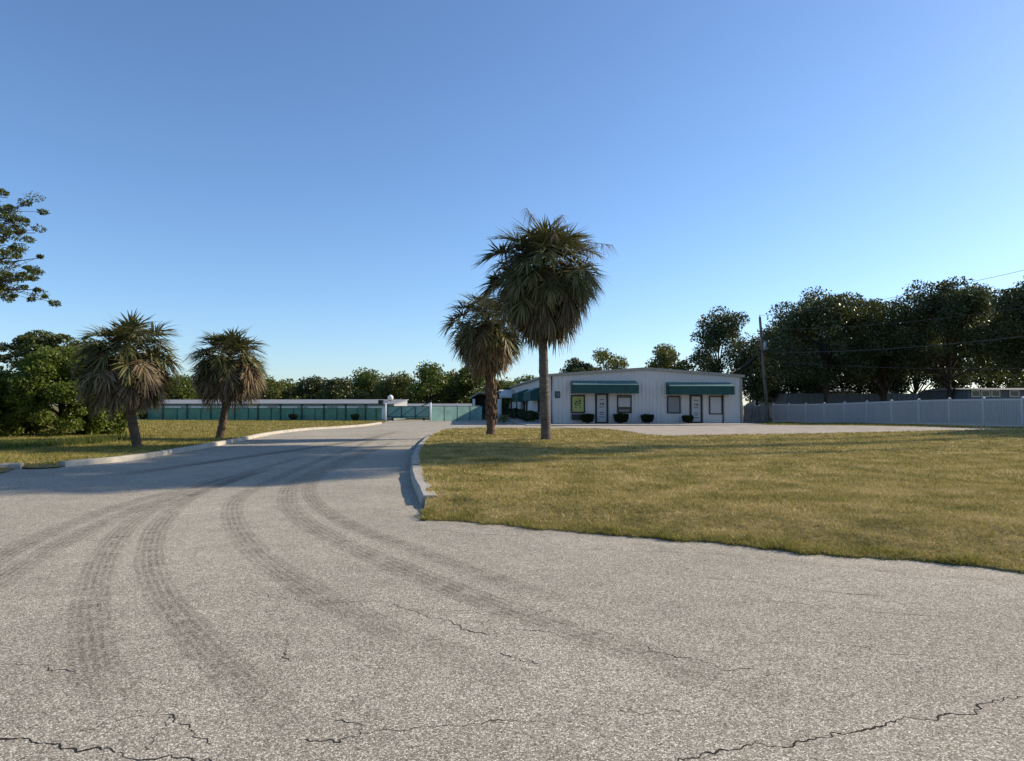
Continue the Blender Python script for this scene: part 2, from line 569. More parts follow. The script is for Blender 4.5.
CRACKS = [
    ([(640, 768), (660, 760), (725, 751), (771, 745), (827, 739), (868, 728), (925, 720), (976, 710), (991, 700), (1024, 697), (1090, 690)], 0.024),
    ([(648, 646), (679, 659), (720, 666), (756, 670)], 0.016), ([(764, 675), (789, 673)], 0.014),
    ([(500, 653), (546, 663)], 0.012), ([(510, 628), (556, 634)], 0.014),
    ([(551, 549), (705, 553)], 0.016), ([(689, 577), (745, 581), (817, 591), (889, 597)], 0.018),
    ([(-30, 745), (0, 743), (54, 740), (88, 752), (146, 757), (181, 761), (220, 768)], 0.024),
    ([(78, 732), (132, 716), (161, 715), (190, 725), (215, 745)], 0.016), ([(161, 718), (166, 733), (146, 752)], 0.013),
    ([(254, 594), (293, 598), (303, 605)], 0.018), ([(283, 640), (289, 662)], 0.014),
    ([(337, 601), (390, 603), (420, 615), (461, 625), (490, 636)], 0.014),
    ([(332, 723), (352, 726), (356, 735), (340, 744), (300, 742)], 0.012), ([(356, 733), (420, 728), (498, 723), (560, 722)], 0.012),
    ([(820, 640), (870, 652), (930, 655), (1024, 668)], 0.010), ([(600, 700), (640, 712), (700, 715)], 0.010),
    ([(430, 529), (470, 534), (520, 536)], 0.018), ([(440, 610), (500, 615), (560, 612)], 0.010),
    ([(20, 660), (60, 672), (90, 690)], 0.010), ([(171, 622), (175, 612)], 0.010), ([(760, 600), (860, 612), (960, 618)], 0.012),
]
rc = random.Random(5)
for i, (pts, w) in enumerate(CRACKS):
    base = [P(*q) for q in pts]
    line, wid = [], []
    for a, b in zip(base, base[1:]):
        L = (b - a).length
        n = max(3, int(L / 0.014))
        for k in range(n):
            t = k / n
            p = a.lerp(b, t)
            nz = mnoise.noise(p * 5.0 + Vector((i * 9.1, 0, 0))) * 0.07 + mnoise.noise(p * 18.0) * 0.04 + mnoise.noise(p * 55.0) * 0.018
            q = (b - a).normalized()
            line.append(p + Vector((-q.y, q.x, 0)) * nz)
            wid.append(w * .58 * max(0.1, 0.22 + 1.3 * abs(mnoise.noise(p * 6.0 + Vector((0, i * 3.3, 0)))) + rc.uniform(-.1, 0.22)))
    wid[0] = wid[-1] = 0.002
    ribbon(line, wid, M['crack'], 'road_crack', 0.0015 + 0.00003 * i)

# concrete pad in front of the building, walk along the building
pad_out = [P(596, 430.7), P(626, 433.0), P(657, 437.9), P(702, 436.9), P(800, 435.5)]
far_r = [at(1024, 431.3, 34.5), Vector((33, 31, 0))]
front = pad_out + [Vector((p.x, p.y, 0)) for p in far_r]
back = [Vector((2.9, 51.2, 0)), Vector((6, 51.6, 0)), Vector((9, 52.0, 0)), Vector((13, 52.4, 0)), Vector((19, 52.5, 0)), Vector((22.3, 46.5, 0)), Vector((24, 41, 0)), Vector((26, 36, 0)), Vector((33, 31.6, 0))]


def ruled(name, A, B, mat, zf, n=10, sub=6):
    A = smooth_line(A, sub)
    B = smooth_line(B, sub)
    V, Fq = [], []
    k = len(A)
    for j in range(n + 1):
        for a, b in zip(A, B):
            p = a.lerp(b, j / n)
            V.append((p.x, p.y, zf(p.x, p.y)))
    for j in range(n):
        for i in range(k - 1):
            Fq.append((j * k + i, j * k + i + 1, (j + 1) * k + i + 1, (j + 1) * k + i))
    return mesh_np(name, V, Fq, mat, smooth=True)


kind(ruled('concrete_pad', front, back, M['pad'], lambda x, y: rise(x, y) + 0.014), 'structure')

# ------------------------------------------------------------------ lawns
def lawn_z(x, y):
    d = edge_dist(x, y)
    z = 0.02 + 0.125 * sm(0.0, 1.8, d) + rise(x, y)
    dp = max(0.0, 1 - abs(y - 37) / 9) if x > 4 else 0.0
    z -= 0.09 * dp * sm(4, 8, x)
    e = sm(-0.1, 0.5, d)
    return z + 0.02 * mnoise.noise(Vector((x * 0.6, y * 0.6, 0))) * e + 0.022 * mnoise.noise(Vector((x * 2.3, y * 2.3, 3))) * e + 0.014 * mnoise.noise(Vector((x * 6, y * 6, 7))) * e


KI_in = [p + Vector((0.21, 0.04, 0)) for p in KI1] + [p + Vector((0.2, -0.1, 0)) for p in KI2[:7]] + [p + Vector((0, -0.22, 0)) for p in KI2[7:]]
KI_in[0] = Vector((KI1[0].x + 0.14, KI1[0].y - 0.25, 0))
B_line = KI_in + [Vector((p.x, p.y - 0.06, 0)) for p in pad_out[1:]] + [Vector((p.x, p.y - 0.05, 0)) for p in far_r] + [Vector((70, 26, 0))]
n_b = len(B_line)
F_line = []
re_ = random.Random(3)
ef = [0, 0.15, 0.35, 0.6, 0.9, 1.2, 1.5, 1.8, 2.1, 2.4, 2.7, 3.0, 3.3, 3.7, 4.1, 4.6, 5.2, 6, 7, 8, 10, 13, 18, 26, 40, 55, 70, 90]
ef = [ef[int(i * (len(ef) - 1) / (n_b - 1))] for i in range(n_b)]
for i, e in enumerate(ef):
    F_line.append(EDGE_A + RD * e)
F_line[0] = KI_in[0] + Vector((0.02, -0.6, 0))


def dense(line, n):
    """resample polyline to n points, evenly in index"""
    out = []
    for k in range(n):
        t = k / (n - 1) * (len(line) - 1)
        i = min(int(t), len(line) - 2)
        out.append(line[i].lerp(line[i + 1], t - i))
    return out


NL = 460
Fd = dense(smooth_line(F_line, 8), NL)
Bd = dense(smooth_line(B_line, 8), NL)
Fd = [p + RN * (0.12 * mnoise.noise(p * 1.1) + 0.10 * mnoise.noise(p * 4.0) + 0.06 * mnoise.noise(p * 13.0)) for p in Fd]
V, Fq = [], []
rows = 190
for j in range(rows + 1):
    t = (j / rows) ** 1.7
    for a, b in zip(Fd, Bd):
        p = a.lerp(b, t)
        V.append((p.x, p.y, (lawn_z(p.x, p.y) if j > 1 else 0.012) if j else -0.012))
for j in range(rows):
    for i in range(NL - 1):
        Fq.append((j * NL + i, j * NL + i + 1, (j + 1) * NL + i + 1, (j + 1) * NL + i))
kind(mesh_np('lawn', V, Fq, M['thatch'], smooth=True), 'structure')
LAWN_POLY = [(p.x, p.y) for p in Fd] + [(p.x, p.y) for p in Bd[::-1]]

# grass to the left of the driveway
KLs = smooth_line([STUB[0], STUB[1], STUB[3]] + KL, 5)
kl_in = [p + (Vector((0.12, -0.16, 0)) if 11 <= i <= 14 else Vector((-0.14, 0.14, 0))) for i, p in enumerate(KLs)]
fence_l = [Vector((-80, 30, 0)), Vector((-75, 50, 0)), Vector((-60, 74, 0)), Vector((-35, 69.3, 0)), Vector((-22, 66.2, 0)), Vector((-11.6, 63.6, 0))]
BL = dense(smooth_line(fence_l, 6), len(kl_in))


def verge_z(x, y):
    return 0.10 + 0.03 * mnoise.noise(Vector((x * 0.3, y * 0.3, 5)))


V, Fq = [], []
k = len(kl_in)
for j in range(21):
    t = (j / 20) ** 1.5
    for a, b in zip(kl_in, BL):
        p = a.lerp(b, t)
        V.append((p.x, p.y, verge_z(p.x, p.y) if j else 0.03))
for j in range(20):
    for i in range(k - 1):
        Fq.append((j * k + i, j * k + i + 1, (j + 1) * k + i + 1, (j + 1) * k + i))
kind(mesh_np('grass_verge', V, Fq, M['thatch'], smooth=True), 'structure')
VERGE_POLY = [(p.x, p.y) for p in kl_in] + [(p.x, p.y) for p in BL[::-1]]


def inside(poly, X, Y):
    ins = np.zeros(len(X), dtype=bool)
    n = len(poly)
    for i in range(n):
        x1, y1 = poly[i]
        x2, y2 = poly[(i + 1) % n]
        if y1 == y2:
            continue
        c = ((y1 > Y) != (y2 > Y)) & (X < (x2 - x1) * (Y - y1) / (y2 - y1) + x1)
        ins ^= c
    return ins


def grass_edge(name, label, line, n, seed, mat):
    """longer tufts hanging over the road edge"""
    rng = np.random.default_rng(seed)
    L = [0]
    for a, b in zip(line, line[1:]):
        L.append(L[-1] + (b - a).length)
    L = np.array(L)
    s = rng.uniform(0, min(L[-1], 16), n)
    lx = np.interp(s, L, [p.x for p in line])
    ly = np.interp(s, L, [p.y for p in line])
    o = np.abs(rng.normal(size=n)) * .16 - .03
    X, Y = lx + RN.x * o, ly + RN.y * o
    cl = np.array([mnoise.noise(Vector((a * 2.2, b * 2.2, 1))) + .6 * mnoise.noise(Vector((a * 7, b * 7, 2))) for a, b in zip(X, Y)])
    k = cl > rng.uniform(-.7, .45, n)
    X, Y, cl = X[k], Y[k], cl[k]
    n = len(X)
    Z = np.array([max(.004, min(.03, edge_dist(a, b) * .1)) for a, b in zip(X, Y)])
    hh = (.04 + .05 * np.clip(cl, 0, 1)) * rng.uniform(.5, 1.4, n)
    la = rng.uniform(0, 2 * PI, n)
    lean = hh * rng.uniform(.4, 1.8, n)
    az = rng.uniform(0, 2 * PI, n)
    w_ = .005 * rng.uniform(.7, 1.4, n)
    dx, dy = np.cos(az) * w_, np.sin(az) * w_
    ex, ey = np.cos(la) * lean - RN.x * .02, np.sin(la) * lean - RN.y * .02
    V = np.stack([np.stack([X - dx, Y - dy, Z - .01], 1), np.stack([X + dx, Y + dy, Z - .01], 1), np.stack([X + ex + dx * .2, Y + ey + dy * .2, Z + hh], 1), np.stack([X + ex - dx * .2, Y + ey - dy * .2, Z + hh], 1)], 1).reshape(-1, 3)
    return kind(mesh_np(name, V, np.arange(n * 4).reshape(-1, 4), mat), 'stuff', label)


def grass(name, label, poly, zfun, mat, bands, seed, h0=0.026):
    """bands: (ymin, ymax, xmin, xmax, n, size factor): blades standing on the lawn, coarser where it is far"""
    rng = np.random.default_rng(seed)
    allV, allF, off = [], [], 0
    for (y0, y1, x0, x1, n, sz) in bands:
        X = rng.uniform(x0, x1, n)
        Y = rng.uniform(y0, y1, n)
        k = inside(poly, X, Y)
        X, Y = X[k], Y[k]
        n = len(X)
        Z = np.array([zfun(a, b) for a, b in zip(X, Y)])
        az = rng.uniform(0, 2 * PI, n)
        hh = h0 * sz ** 0.45 * rng.uniform(0.5, 1.5, n)
        ww = 0.0045 * sz * rng.uniform(0.7, 1.4, n)
        lean = rng.uniform(0.4, 1.7, n) * hh
        la = rng.uniform(0, 2 * PI, n)
        dx, dy = np.cos(az) * ww, np.sin(az) * ww
        lx, ly = np.cos(la) * lean, np.sin(la) * lean
        a = np.stack([X - dx, Y - dy, Z - 0.01], 1)
        b = np.stack([X + dx, Y + dy, Z - 0.01], 1)
        c = np.stack([X + lx + dx * .2, Y + ly + dy * .2, Z + hh], 1)
        d = np.stack([X + lx - dx * .2, Y + ly - dy * .2, Z + hh], 1)
        allV.append(np.stack([a, b, c, d], 1).reshape(-1, 3))
        allF.append(np.arange(n * 4).reshape(-1, 4) + off)
        off += n * 4
    o = mesh_np(name, np.concatenate(allV), np.concatenate(allF), mat)
    return kind(o, 'stuff', label)


grass('grass', 'short dry yellow green lawn grass on the island', LAWN_POLY, lawn_z, M['blade'],
      [(5.5, 9, -2, 9, 110000, 0.9), (9, 13, -2.6, 12, 90000, 1.3), (13, 20, -4, 17, 90000, 1.9), (20, 30, -5, 24, 70000, 2.8), (30, 44, -5, 34, 60000, 4.2)], 1)
grass_edge('edge_grass', 'ragged longer grass along the edge of the road', Fd, 26000, 4, M['blade_green'])
grass('verge_grass', 'patchy yellow green grass beside the left kerb', VERGE_POLY, verge_z, M['blade_green'],
      [(17, 26, -30, -9, 60000, 2.4), (26, 40, -40, -10, 60000, 3.4), (40, 70, -60, -10, 60000, 5.5)], 2, 0.028)

grass('fence_grass', 'shaded green grass between the concrete pad and the white fence', [(19, 52.4), (22.3, 46.6), (24, 41.1), (26, 36.1), (33, 31.7), (36, 26), (30.5, 28), (24.3, 61), (20, 57)],
      lambda x, y: rise(x, y) - .05, M['blade_green'], [(26, 62, 18, 36, 60000, 5.0)], 6, 0.05)

# ------------------------------------------------------------------ the metal building
def Dv(px, py, D):
    """height of an image row at a given depth"""
    return at(px, py, D).z


b0 = P(548, 424.0)
ANG = R(4.6)
bld = thing('metal_building', 'long low white metal building with teal awnings and two glass doors beyond the lawn', 'building', (b0.x, b0.y, 0), ANG)
BW, BL_ = 16.3, 60.0
ZE, ZR, UR = 3.95, 4.52, 8.15


def U(px):
    k = (px - W / 2) / F_PX
    return (k * b0.y - b0.x) / (math.cos(ANG) - k * math.sin(ANG))


def ZU(u, py):
    return at(512, py, b0.y + u * math.sin(ANG)).z


def roof_z(u):
    return ZE + (ZR - ZE) * (1 - abs(u - UR) / UR)


def ribbed(m, L, zf, pos, step=0.305, dep=0.035, z0=0.02):
    """ribbed sheet along L; pos(s, d) gives the place for distance s and rib height d"""
    pts = []
    s = 0.0
    while s < L - 0.01:
        for ds, d in ((0.0, 0), (step * 0.62, 0), (step * 0.72, dep), (step * 0.9, dep)):
            if s + ds < L:
                pts.append((s + ds, d))
        s += step
    pts.append((L, 0))
    lo = [m.bm.verts.new((*pos(s, d), z0)) for s, d in pts]
    hi = [m.bm.verts.new((*pos(s, d), zf(s))) for s, d in pts]
    for i in range(len(pts) - 1):
        m.bm.faces.new((lo[i], lo[i + 1], hi[i + 1], hi[i]))


m = MB()
ribbed(m, BW, roof_z, lambda s, d: (s, -d))
m.build('front_wall', M['siding'], bld)
m = MB()
ribbed(m, BL_, lambda s: ZE, lambda s, d: (-d, s))
m.build('side_wall', M['siding'], bld)
m = MB()
ribbed(m, BL_, lambda s: ZE, lambda s, d: (BW + d, s))
m.poly([(0, BL_, 0), (BW, BL_, 0), (BW, BL_, ZE), (UR, BL_, ZR), (0, BL_, ZE)])
m.build('rear_wall', M['siding'], bld)
m = MB()
for y0, y1 in ((-0.12, BL_ + 0.1),):
    m.prism([(-0.2, y0, ZE + 0.02), (UR, y0, ZR + 0.05), (UR, y0, ZR + 0.13), (-0.2, y0, ZE + 0.10)], (0, y1 - y0, 0))
    m.prism([(UR + .002, y0, ZR + 0.05), (BW + 0.2, y0, ZE + 0.02), (BW + 0.2, y0, ZE + 0.10), (UR + .002, y0, ZR + 0.13)], (0, y1 - y0, 0))
m.build('roof', M['roof'], bld)
m = MB()
m.prism([(-0.24, -0.17, ZE - 0.10), (UR, -0.17, ZR - 0.07), (UR, -0.17, ZR + 0.15), (-0.24, -0.17, ZE + 0.12)], (0, 0.045, 0))
m.prism([(UR + .002, -0.17, ZR - 0.07), (BW + 0.24, -0.17, ZE - 0.10), (BW + 0.24, -0.17, ZE + 0.12), (UR + .002, -0.17, ZR + 0.15)], (0, 0.045, 0))
m.build('roof_trim', M['trim'], bld)
m = MB()
m.box(-0.33, -0.205, -0.1, BL_, ZE - 0.10, ZE + 0.06, 0.02)
m.build('gutter', M['trim'], bld)
m = MB()
m.box(BW - 0.12, BW + 0.06, -0.06, 0.1, 0.0, ZE - 0.06)
m.build('corner_trim', M['trim'], bld)
m = MB()
m.tube([(0.30, -0.1, ZE - 0.02), (0.30, -0.1, 0.15), (0.30, -0.22, 0.05)], 0.055, 8)
m.build('downspout', M['dark'], bld)
m = MB()
m.tube([(U(722.5), -0.09, ZU(U(722), 394)), (U(722.5), -0.09, 0.03)], 0.05, 8)
m.build('downspout', M['dark'], bld)


def awning(x0, x1, ztop, zfr, zbot, proj, name='awning'):
    """sloping canvas top, upright front, closed cheeks"""
    t = 0.02
    m = MB()
    m.prism([(x0, -0.05, ztop), (x0, -proj, zfr), (x0, -proj, zfr - t), (x0, -0.05, ztop - t)], (x1 - x0, 0, 0))
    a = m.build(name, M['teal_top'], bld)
    m = MB()
    m.prism([(x0, -proj - 0.004, zfr - 0.01), (x0, -proj - 0.024, zbot), (x0, -proj - 0.004, zbot)], (x1 - x0, 0, 0))
    n = int((x1 - x0) / 0.9)
    for i in range(1, n):
        x = x0 + (x1 - x0) * i / n
        m.box(x - 0.006, x + 0.006, -proj - 0.034, -proj - 0.02, zbot, zfr - 0.02)
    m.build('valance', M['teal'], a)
    m = MB()
    for x in (x0 - 0.004, x1 - 0.016):
        m.prism([(x, -0.05, ztop - 0.022), (x, -proj, zfr - 0.022), (x, -proj, zbot), (x, -0.05, zbot)], (0.02, 0, 0))
    m.build_each('cheek', M['teal'], a)
    m = MB()
    for x in (x0 + 0.06, (x0 + x1) / 2, x1 - 0.06):
        m.tube([(x, -0.06, zbot + 0.04), (x, -proj + 0.02, zbot + 0.04)], 0.02, 6)
    m.tube([(x0 + .03, -proj + 0.02, zbot + 0.045), (x1 - .03, -proj + 0.02, zbot + 0.045)], 0.02, 6)
    m.build_each('awning_arm', M['dark'], a)
    return a


PR = 1.05
for pa, pb, yt, yf, yb in ((570.3, 637.0, 380.7, 384.6, 393.4), (665.3, 731.0, 382.3, 386.0, 394.6)):
    xa, xb = U(pa) + 0.05, U(pb) - 0.12
    um = (xa + xb) / 2
    Dm = b0.y + um * math.sin(ANG)
    awning(xa, xb, Dv(512, yt, Dm), Dv(512, yf, Dm - PR), Dv(512, yb, Dm - PR), PR)


def window(pa, pb, ya, yb, pane, frame, label=None, extra=None):
    x0, x1 = U(pa), U(pb)
    um = (x0 + x1) / 2
    z1, z0 = ZU(um, ya), ZU(um, yb)
    fw = 0.085
    m = MB()
    yf = -0.10
    m.box(x0, x1, yf, -0.005, z0, z0 + fw)
    m.box(x0, x1, yf, -0.005, z1 - fw, z1)
    m.box(x0, x0 + fw, yf, -0.005, z0 + fw + .001, z1 - fw - .001)
    m.box(x1 - fw, x1, yf, -0.005, z0 + fw + .001, z1 - fw - .001)
    w = m.build('window', frame, bld)
    if label:
        w['label'] = label
    m = MB()
    m.box(x0 + fw, x1 - fw, -0.052, -0.042, z0 + fw, z1 - fw)
    m.build('pane', pane, w)
    if extra:
        extra(w, x0 + fw, x1 - fw, z0 + fw, z1 - fw)
    return w


def poster(w, x0, x1, z0, z1):
    m = MB()
    m.box(x0 + 0.04, x1 - 0.04, -0.062, -0.055, z0 + 0.05, z1 - 0.05)
    m.build('poster', M['poster'], w)
    rnd = random.Random(2)
    m = MB()
    cx, cz = (x0 + x1) / 2, (z0 + z1) / 2
    for (dx, dz, sx, sz) in ((-.12, .22, .17, .06), (.16, .27, .12, .09), (-.22, .02, .1, .07), (.1, .08, .22, .05), (.02, -.1, .3, .035), (-.18, -.26, .12, .05), (.2, -.3, .1, .06), (0.0, .42, .28, .03)):
        pts = [(cx + dx + sx * math.cos(a) * rnd.uniform(.7, 1.2), -0.066, cz + dz + sz * math.sin(a) * rnd.uniform(.7, 1.2)) for a in [2 * PI * k / 9 for k in range(9)]]
        m.prism(pts, (0, 0.003, 0))
    m.build('print', M['ink'], w)


def blind_over(w, x0, x1, z0, z1):
    zm = z0 + (z1 - z0) * 0.34
    m = MB()
    m.box(x0 + 0.03, x1 - 0.03, -0.064, -0.056, zm, z1 - 0.14)
    m.build('blind', M['blind'], w)
    m = MB()
    m.box(x0 + 0.1, x1 - 0.1, -0.064, -0.056, z0 + 0.06, z0 + 0.2)
    m.build('notice', M['blind_grey'], w)


window(570.8, 584.9, 395.0, 413.2, M['glass'], M['dark'], 'window filled with a yellow green poster', poster)
window(616.8, 631.4, 395.2, 413.2, M['glass'], M['dark'], 'window with a white blind over dark lower glass', blind_over)
window(666.8, 680.2, 396.0, 413.4, M['blind_grey'], M['dark'], 'window with a plain grey screen')
window(708.8, 722.0, 396.0, 414.4, M['blind'], M['dark'], 'window with a pale closed blind')


def door(pa, pb, ya):
    x0, x1 = U(pa), U(pb)
    um = (x0 + x1) / 2
    z1 = ZU(um, ya)
    fw = 0.10
    m = MB()
    m.box(x0, x0 + fw, -0.11, -0.004, 0.03, z1 - fw - .001)
    m.box(x1 - fw, x1, -0.11, -0.004, 0.03, z1 - fw - .001)
    m.box(x0, x1, -0.11, -0.004, z1 - fw, z1)
    m.box(x0 + fw + .002, x0 + fw + 0.07, -0.09, -0.05, 0.05, z1 - fw - .004)
    m.box(x1 - fw - 0.07, x1 - fw - .002, -0.09, -0.05, 0.05, z1 - fw - .004)
    m.box(x0 + fw + 0.072, x1 - fw - 0.072, -0.088, -0.05, 0.05, 0.16)
    d = m.build('door', M['dark'], bld)
    gx0, gx1 = x0 + fw + 0.07, x1 - fw - 0.07
    m = MB()
    m.box(gx0, gx1, -0.07, -0.062, 0.165, z1 - fw - 0.02)
    m.build('pane', M['blind'], d)  # lit look of the door glass is put into this pale paint
    m = MB()
    gw = gx1 - gx0
    cz = z1 * 0.62
    for dx in (-0.16, 0.04, 0.2):
        m.box((gx0 + gx1) / 2 + dx * gw - 0.03, (gx0 + gx1) / 2 + dx * gw + 0.045, -0.078, -0.073, cz, cz + 0.2)
    for z, w_ in ((cz - 0.18, .28), (cz - 0.62, .3), (cz - 0.78, .22), (cz - 1.0, .3), (cz + 0.42, .22)):
        m.box((gx0 + gx1) / 2 - w_ * gw, (gx0 + gx1) / 2 + w_ * gw, -0.078, -0.073, z, z + 0.055)
    m.build_each('lettering', M['ink'], d)
    m = MB()
    m.tube([(gx1 - 0.02, -0.14, 0.95), (gx1 - 0.02, -0.14, 1.3)], 0.018, 6)
    m.box(gx1 - 0.03, gx1 - 0.01, -0.14, -0.09, 1.0, 1.03)
    m.box(gx1 - 0.03, gx1 - 0.01, -0.14, -0.09, 1.22, 1.25)
    m.build('handle', M['insul'], d)


door(594.9, 608.0, 393.6)
door(689.2, 702.0, 395.0)
m = MB()
m.box(U(554.6), U(560.0), -0.07, -0.038, ZU(0.5, 398.0), ZU(0.5, 391.3), 0.01)
sg = m.build('wall_sign', M['sign'], bld)
m = MB()
xs_, zs_ = (U(554.6) + U(560.0)) / 2, ZU(0.5, 394.6)
m.box(xs_ - 0.12, xs_ + 0.1, -0.078, -0.072, zs_ + 0.06, zs_ + 0.11)
m.box(xs_ - 0.12, xs_ + 0.1, -0.078, -0.072, zs_ - 0.1, zs_ - 0.06)
m.box(xs_ + 0.06, xs_ + 0.1, -0.078, -0.072, zs_ - 0.055, zs_ + 0.055)
m.build('sign_marks', M['blind_grey'], sg)
m = MB()
m.box(U(571.2), U(580.5), -0.36, -0.04, 0.33, 0.80, 0.03)
for k in range(5):
    m.box(U(571.2) + .05, U(580.5) - .05, -0.372, -0.362, 0.40 + k * .07, 0.43 + k * .07)
m.build('wall_unit', M['dark'], bld)

# the long left side: two canvas awnings, a small gabled porch, doors and windows
def side_awning(y0, y1, zt, zf, zb, proj):
    m = MB()
    m.prism([(-0.05, y0, zt), (-proj, y0, zf), (-proj, y0, zf - .02), (-0.05, y0, zt - .02)], (0, y1 - y0, 0))
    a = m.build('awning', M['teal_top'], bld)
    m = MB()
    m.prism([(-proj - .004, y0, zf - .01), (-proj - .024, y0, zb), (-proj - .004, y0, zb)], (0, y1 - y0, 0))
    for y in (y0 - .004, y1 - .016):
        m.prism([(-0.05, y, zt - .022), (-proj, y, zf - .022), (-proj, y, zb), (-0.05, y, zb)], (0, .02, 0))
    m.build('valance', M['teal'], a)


side_awning(4.2, 10.5, 3.15, 2.75, 1.95, 1.0)
side_awning(15.0, 22.5, 3.2, 2.8, 1.9, 1.15)
for y0, y1, z0, z1, nm in ((5.2, 6.4, 0.9, 2.2, 'window'), (16.0, 17.0, 0.05, 2.2, 'door'), (18.5, 20.0, 0.8, 2.1, 'window'), (28.0, 29.1, 0.05, 2.2, 'door'), (36, 37.6, 0.05, 3.0, 'door'), (44, 46, 0.8, 2.2, 'window')):
    m = MB()
    m.box(-0.10, -0.004, y0, y0 + .1, z0, z1)
    m.box(-0.10, -0.004, y1 - .1, y1, z0, z1)
    m.box(-0.10, -0.004, y0 + .101, y1 - .101, z1 - .1, z1)
    m.box(-0.10, -0.004, y0 + .101, y1 - .101, z0, z0 + .08)
    d = m.build(nm, M['dark'], bld)
    m = MB()
    m.box(-0.055, -0.045, y0 + .1, y1 - .1, z0 + .08, z1 - .1)
    m.build('pane', M['glass'], d)
m = MB()
m.prism([(-2.0, 30.5, 2.6), (-2.0, 32.5, 3.5), (-2.0, 34.5, 2.6), (-2.0, 34.5, 2.45), (-2.0, 30.5, 2.45)], (1.96, 0, 0))
pr = m.build('porch_roof', M['roof'], bld)
m = MB()
for y in (30.8, 34.2):
    m.box(-1.95, -1.8, y - .07, y + .07, 0, 2.449)
m.build_each('porch_post', M['white'], pr)

# raised walk along front and side
m = MB()
m.box(-2.2, BW + 0.3, -4.6, -0.05, -0.05, 0.05, 0.015)
m.box(-2.2, -0.05, -0.048, 58, -0.05, 0.05, 0.015)
wk = m.build('sidewalk', M['walk'])
wk.location = bld.location
wk.rotation_euler = bld.rotation_euler
kind(wk, 'structure')

# ------------------------------------------------------------------ foliage helpers
def unit(rng, n):
    v = rng.normal(size=(n, 3))
    return v / np.linalg.norm(v, axis=1, keepdims=True)


def leaf_mesh(name, Pn, size, mat, parent, rng, aspect=0.5, up=0.0, out=None):
    """rhombic leaves at points Pn"""
    n = len(Pn)
    a = unit(rng, n)
    if out is not None:
        a = a + out * 0.6
        a /= np.linalg.norm(a, axis=1, keepdims=True) + 1e-9
    b = np.cross(a, unit(rng, n))
    b /= np.linalg.norm(b, axis=1, keepdims=True) + 1e-9
    s = (size * rng.uniform(0.6, 1.35, n))[:, None]
    V = np.stack([Pn - a * s * .5, Pn + b * s * aspect * .5, Pn + a * s * .5, Pn - b * s * aspect * .5], 1).reshape(-1, 3)
    return mesh_np(name, V, np.arange(n * 4).reshape(-1, 4), mat, parent)


def clump_points(rng, centers, rads, n, flat=0.75):
    idx = rng.choice(len(centers), n, p=rads ** 2 / np.sum(rads ** 2))
    d = unit(rng, n)
    r = rng.uniform(0.15, 1.0, n) ** 0.5
    off = d * (r * rads[idx])[:, None]
    off[:, 2] *= flat
    return centers[idx] + off, d


def crown_clumps(rng, c, rad, n, cr):
    """clump centres fill an ellipsoid unevenly, most near its skin"""
    d = unit(rng, n)
    d[:, 2] = np.where(d[:, 2] < -0.75, -d[:, 2], d[:, 2])
    r = rng.uniform(0.25, 1.0, n) ** 0.55
    ctr = np.array(c) + d * r[:, None] * np.array(rad)
    rr = cr * rng.uniform(0.45, 1.35, n)
    return ctr, rr


def tree(name, label, cat, loc, h, cw, cb, seed, mat, leaf_s=0.2, n=7000, clumps=40, cr=None, trunk_r=0.2, bark='bark', group=None, flat=0.75, depth=None, lean=0.0):
    """trunk with limbs to leaf clumps; h total height, cw crown width, cb height of crown base"""
    rng = np.random.default_rng(seed)
    rnd = random.Random(seed)
    t = thing(name, label, cat, loc, 0, group)
    cd = depth or cw
    ch = h - cb
    cr = cr or 0.26 * min(cw, ch)
    rad = ((cw / 2 - cr * .6), (cd / 2 - cr * .6), (ch / 2 - cr * .5))
    c = (lean, 0, cb + ch / 2)
    ctr, rr = crown_clumps(rng, c, rad, clumps, cr)
    Pn, d = clump_points(rng, ctr, rr, n, flat)
    leaf_mesh('crown', Pn, leaf_s, M[mat], t, rng, 0.55)
    m = MB()
    top = Vector((lean * .8, 0, cb + ch * 0.55))
    base = Vector((0, 0, -0.25))
    pts, rads = [], []
    for k in range(7):
        f = k / 6
        q = base.lerp(top, f)
        q += Vector((rnd.uniform(-.1, .1), rnd.uniform(-.1, .1), 0)) * (h / 8) * (f > 0)
        pts.append(q)
        rads.append(trunk_r * (1.35 if k == 0 else 1) * (1 - 0.72 * f))
    m.tube(pts, rads, 8, jit=0.08, rnd=rnd)
    order = list(range(len(ctr)))
    rnd.shuffle(order)
    for i in order[:min(22, clumps)]:
        e = Vector(ctr[i])
        f = rnd.uniform(0.3, 0.85) if e.z > cb + ch * .3 else rnd.uniform(.25, .5)
        kk = f * 6
        s = pts[int(kk)].lerp(pts[min(6, int(kk) + 1)], kk - int(kk))
        if s.z > e.z - 0.1:
            s = pts[2].lerp(pts[3], rnd.random())
        mid = s.lerp(e, .5) + Vector((rnd.uniform(-.2, .2), rnd.uniform(-.2, .2), rnd.uniform(-.1, .35))) * (h / 9)
        r0 = trunk_r * rnd.uniform(.28, .45)
        m.tube([s, s.lerp(mid, .55), mid, e], [r0, r0 * .75, r0 * .5, r0 * .15], 5, cap=False)
    m.build('trunk', M[bark], t)
    return t


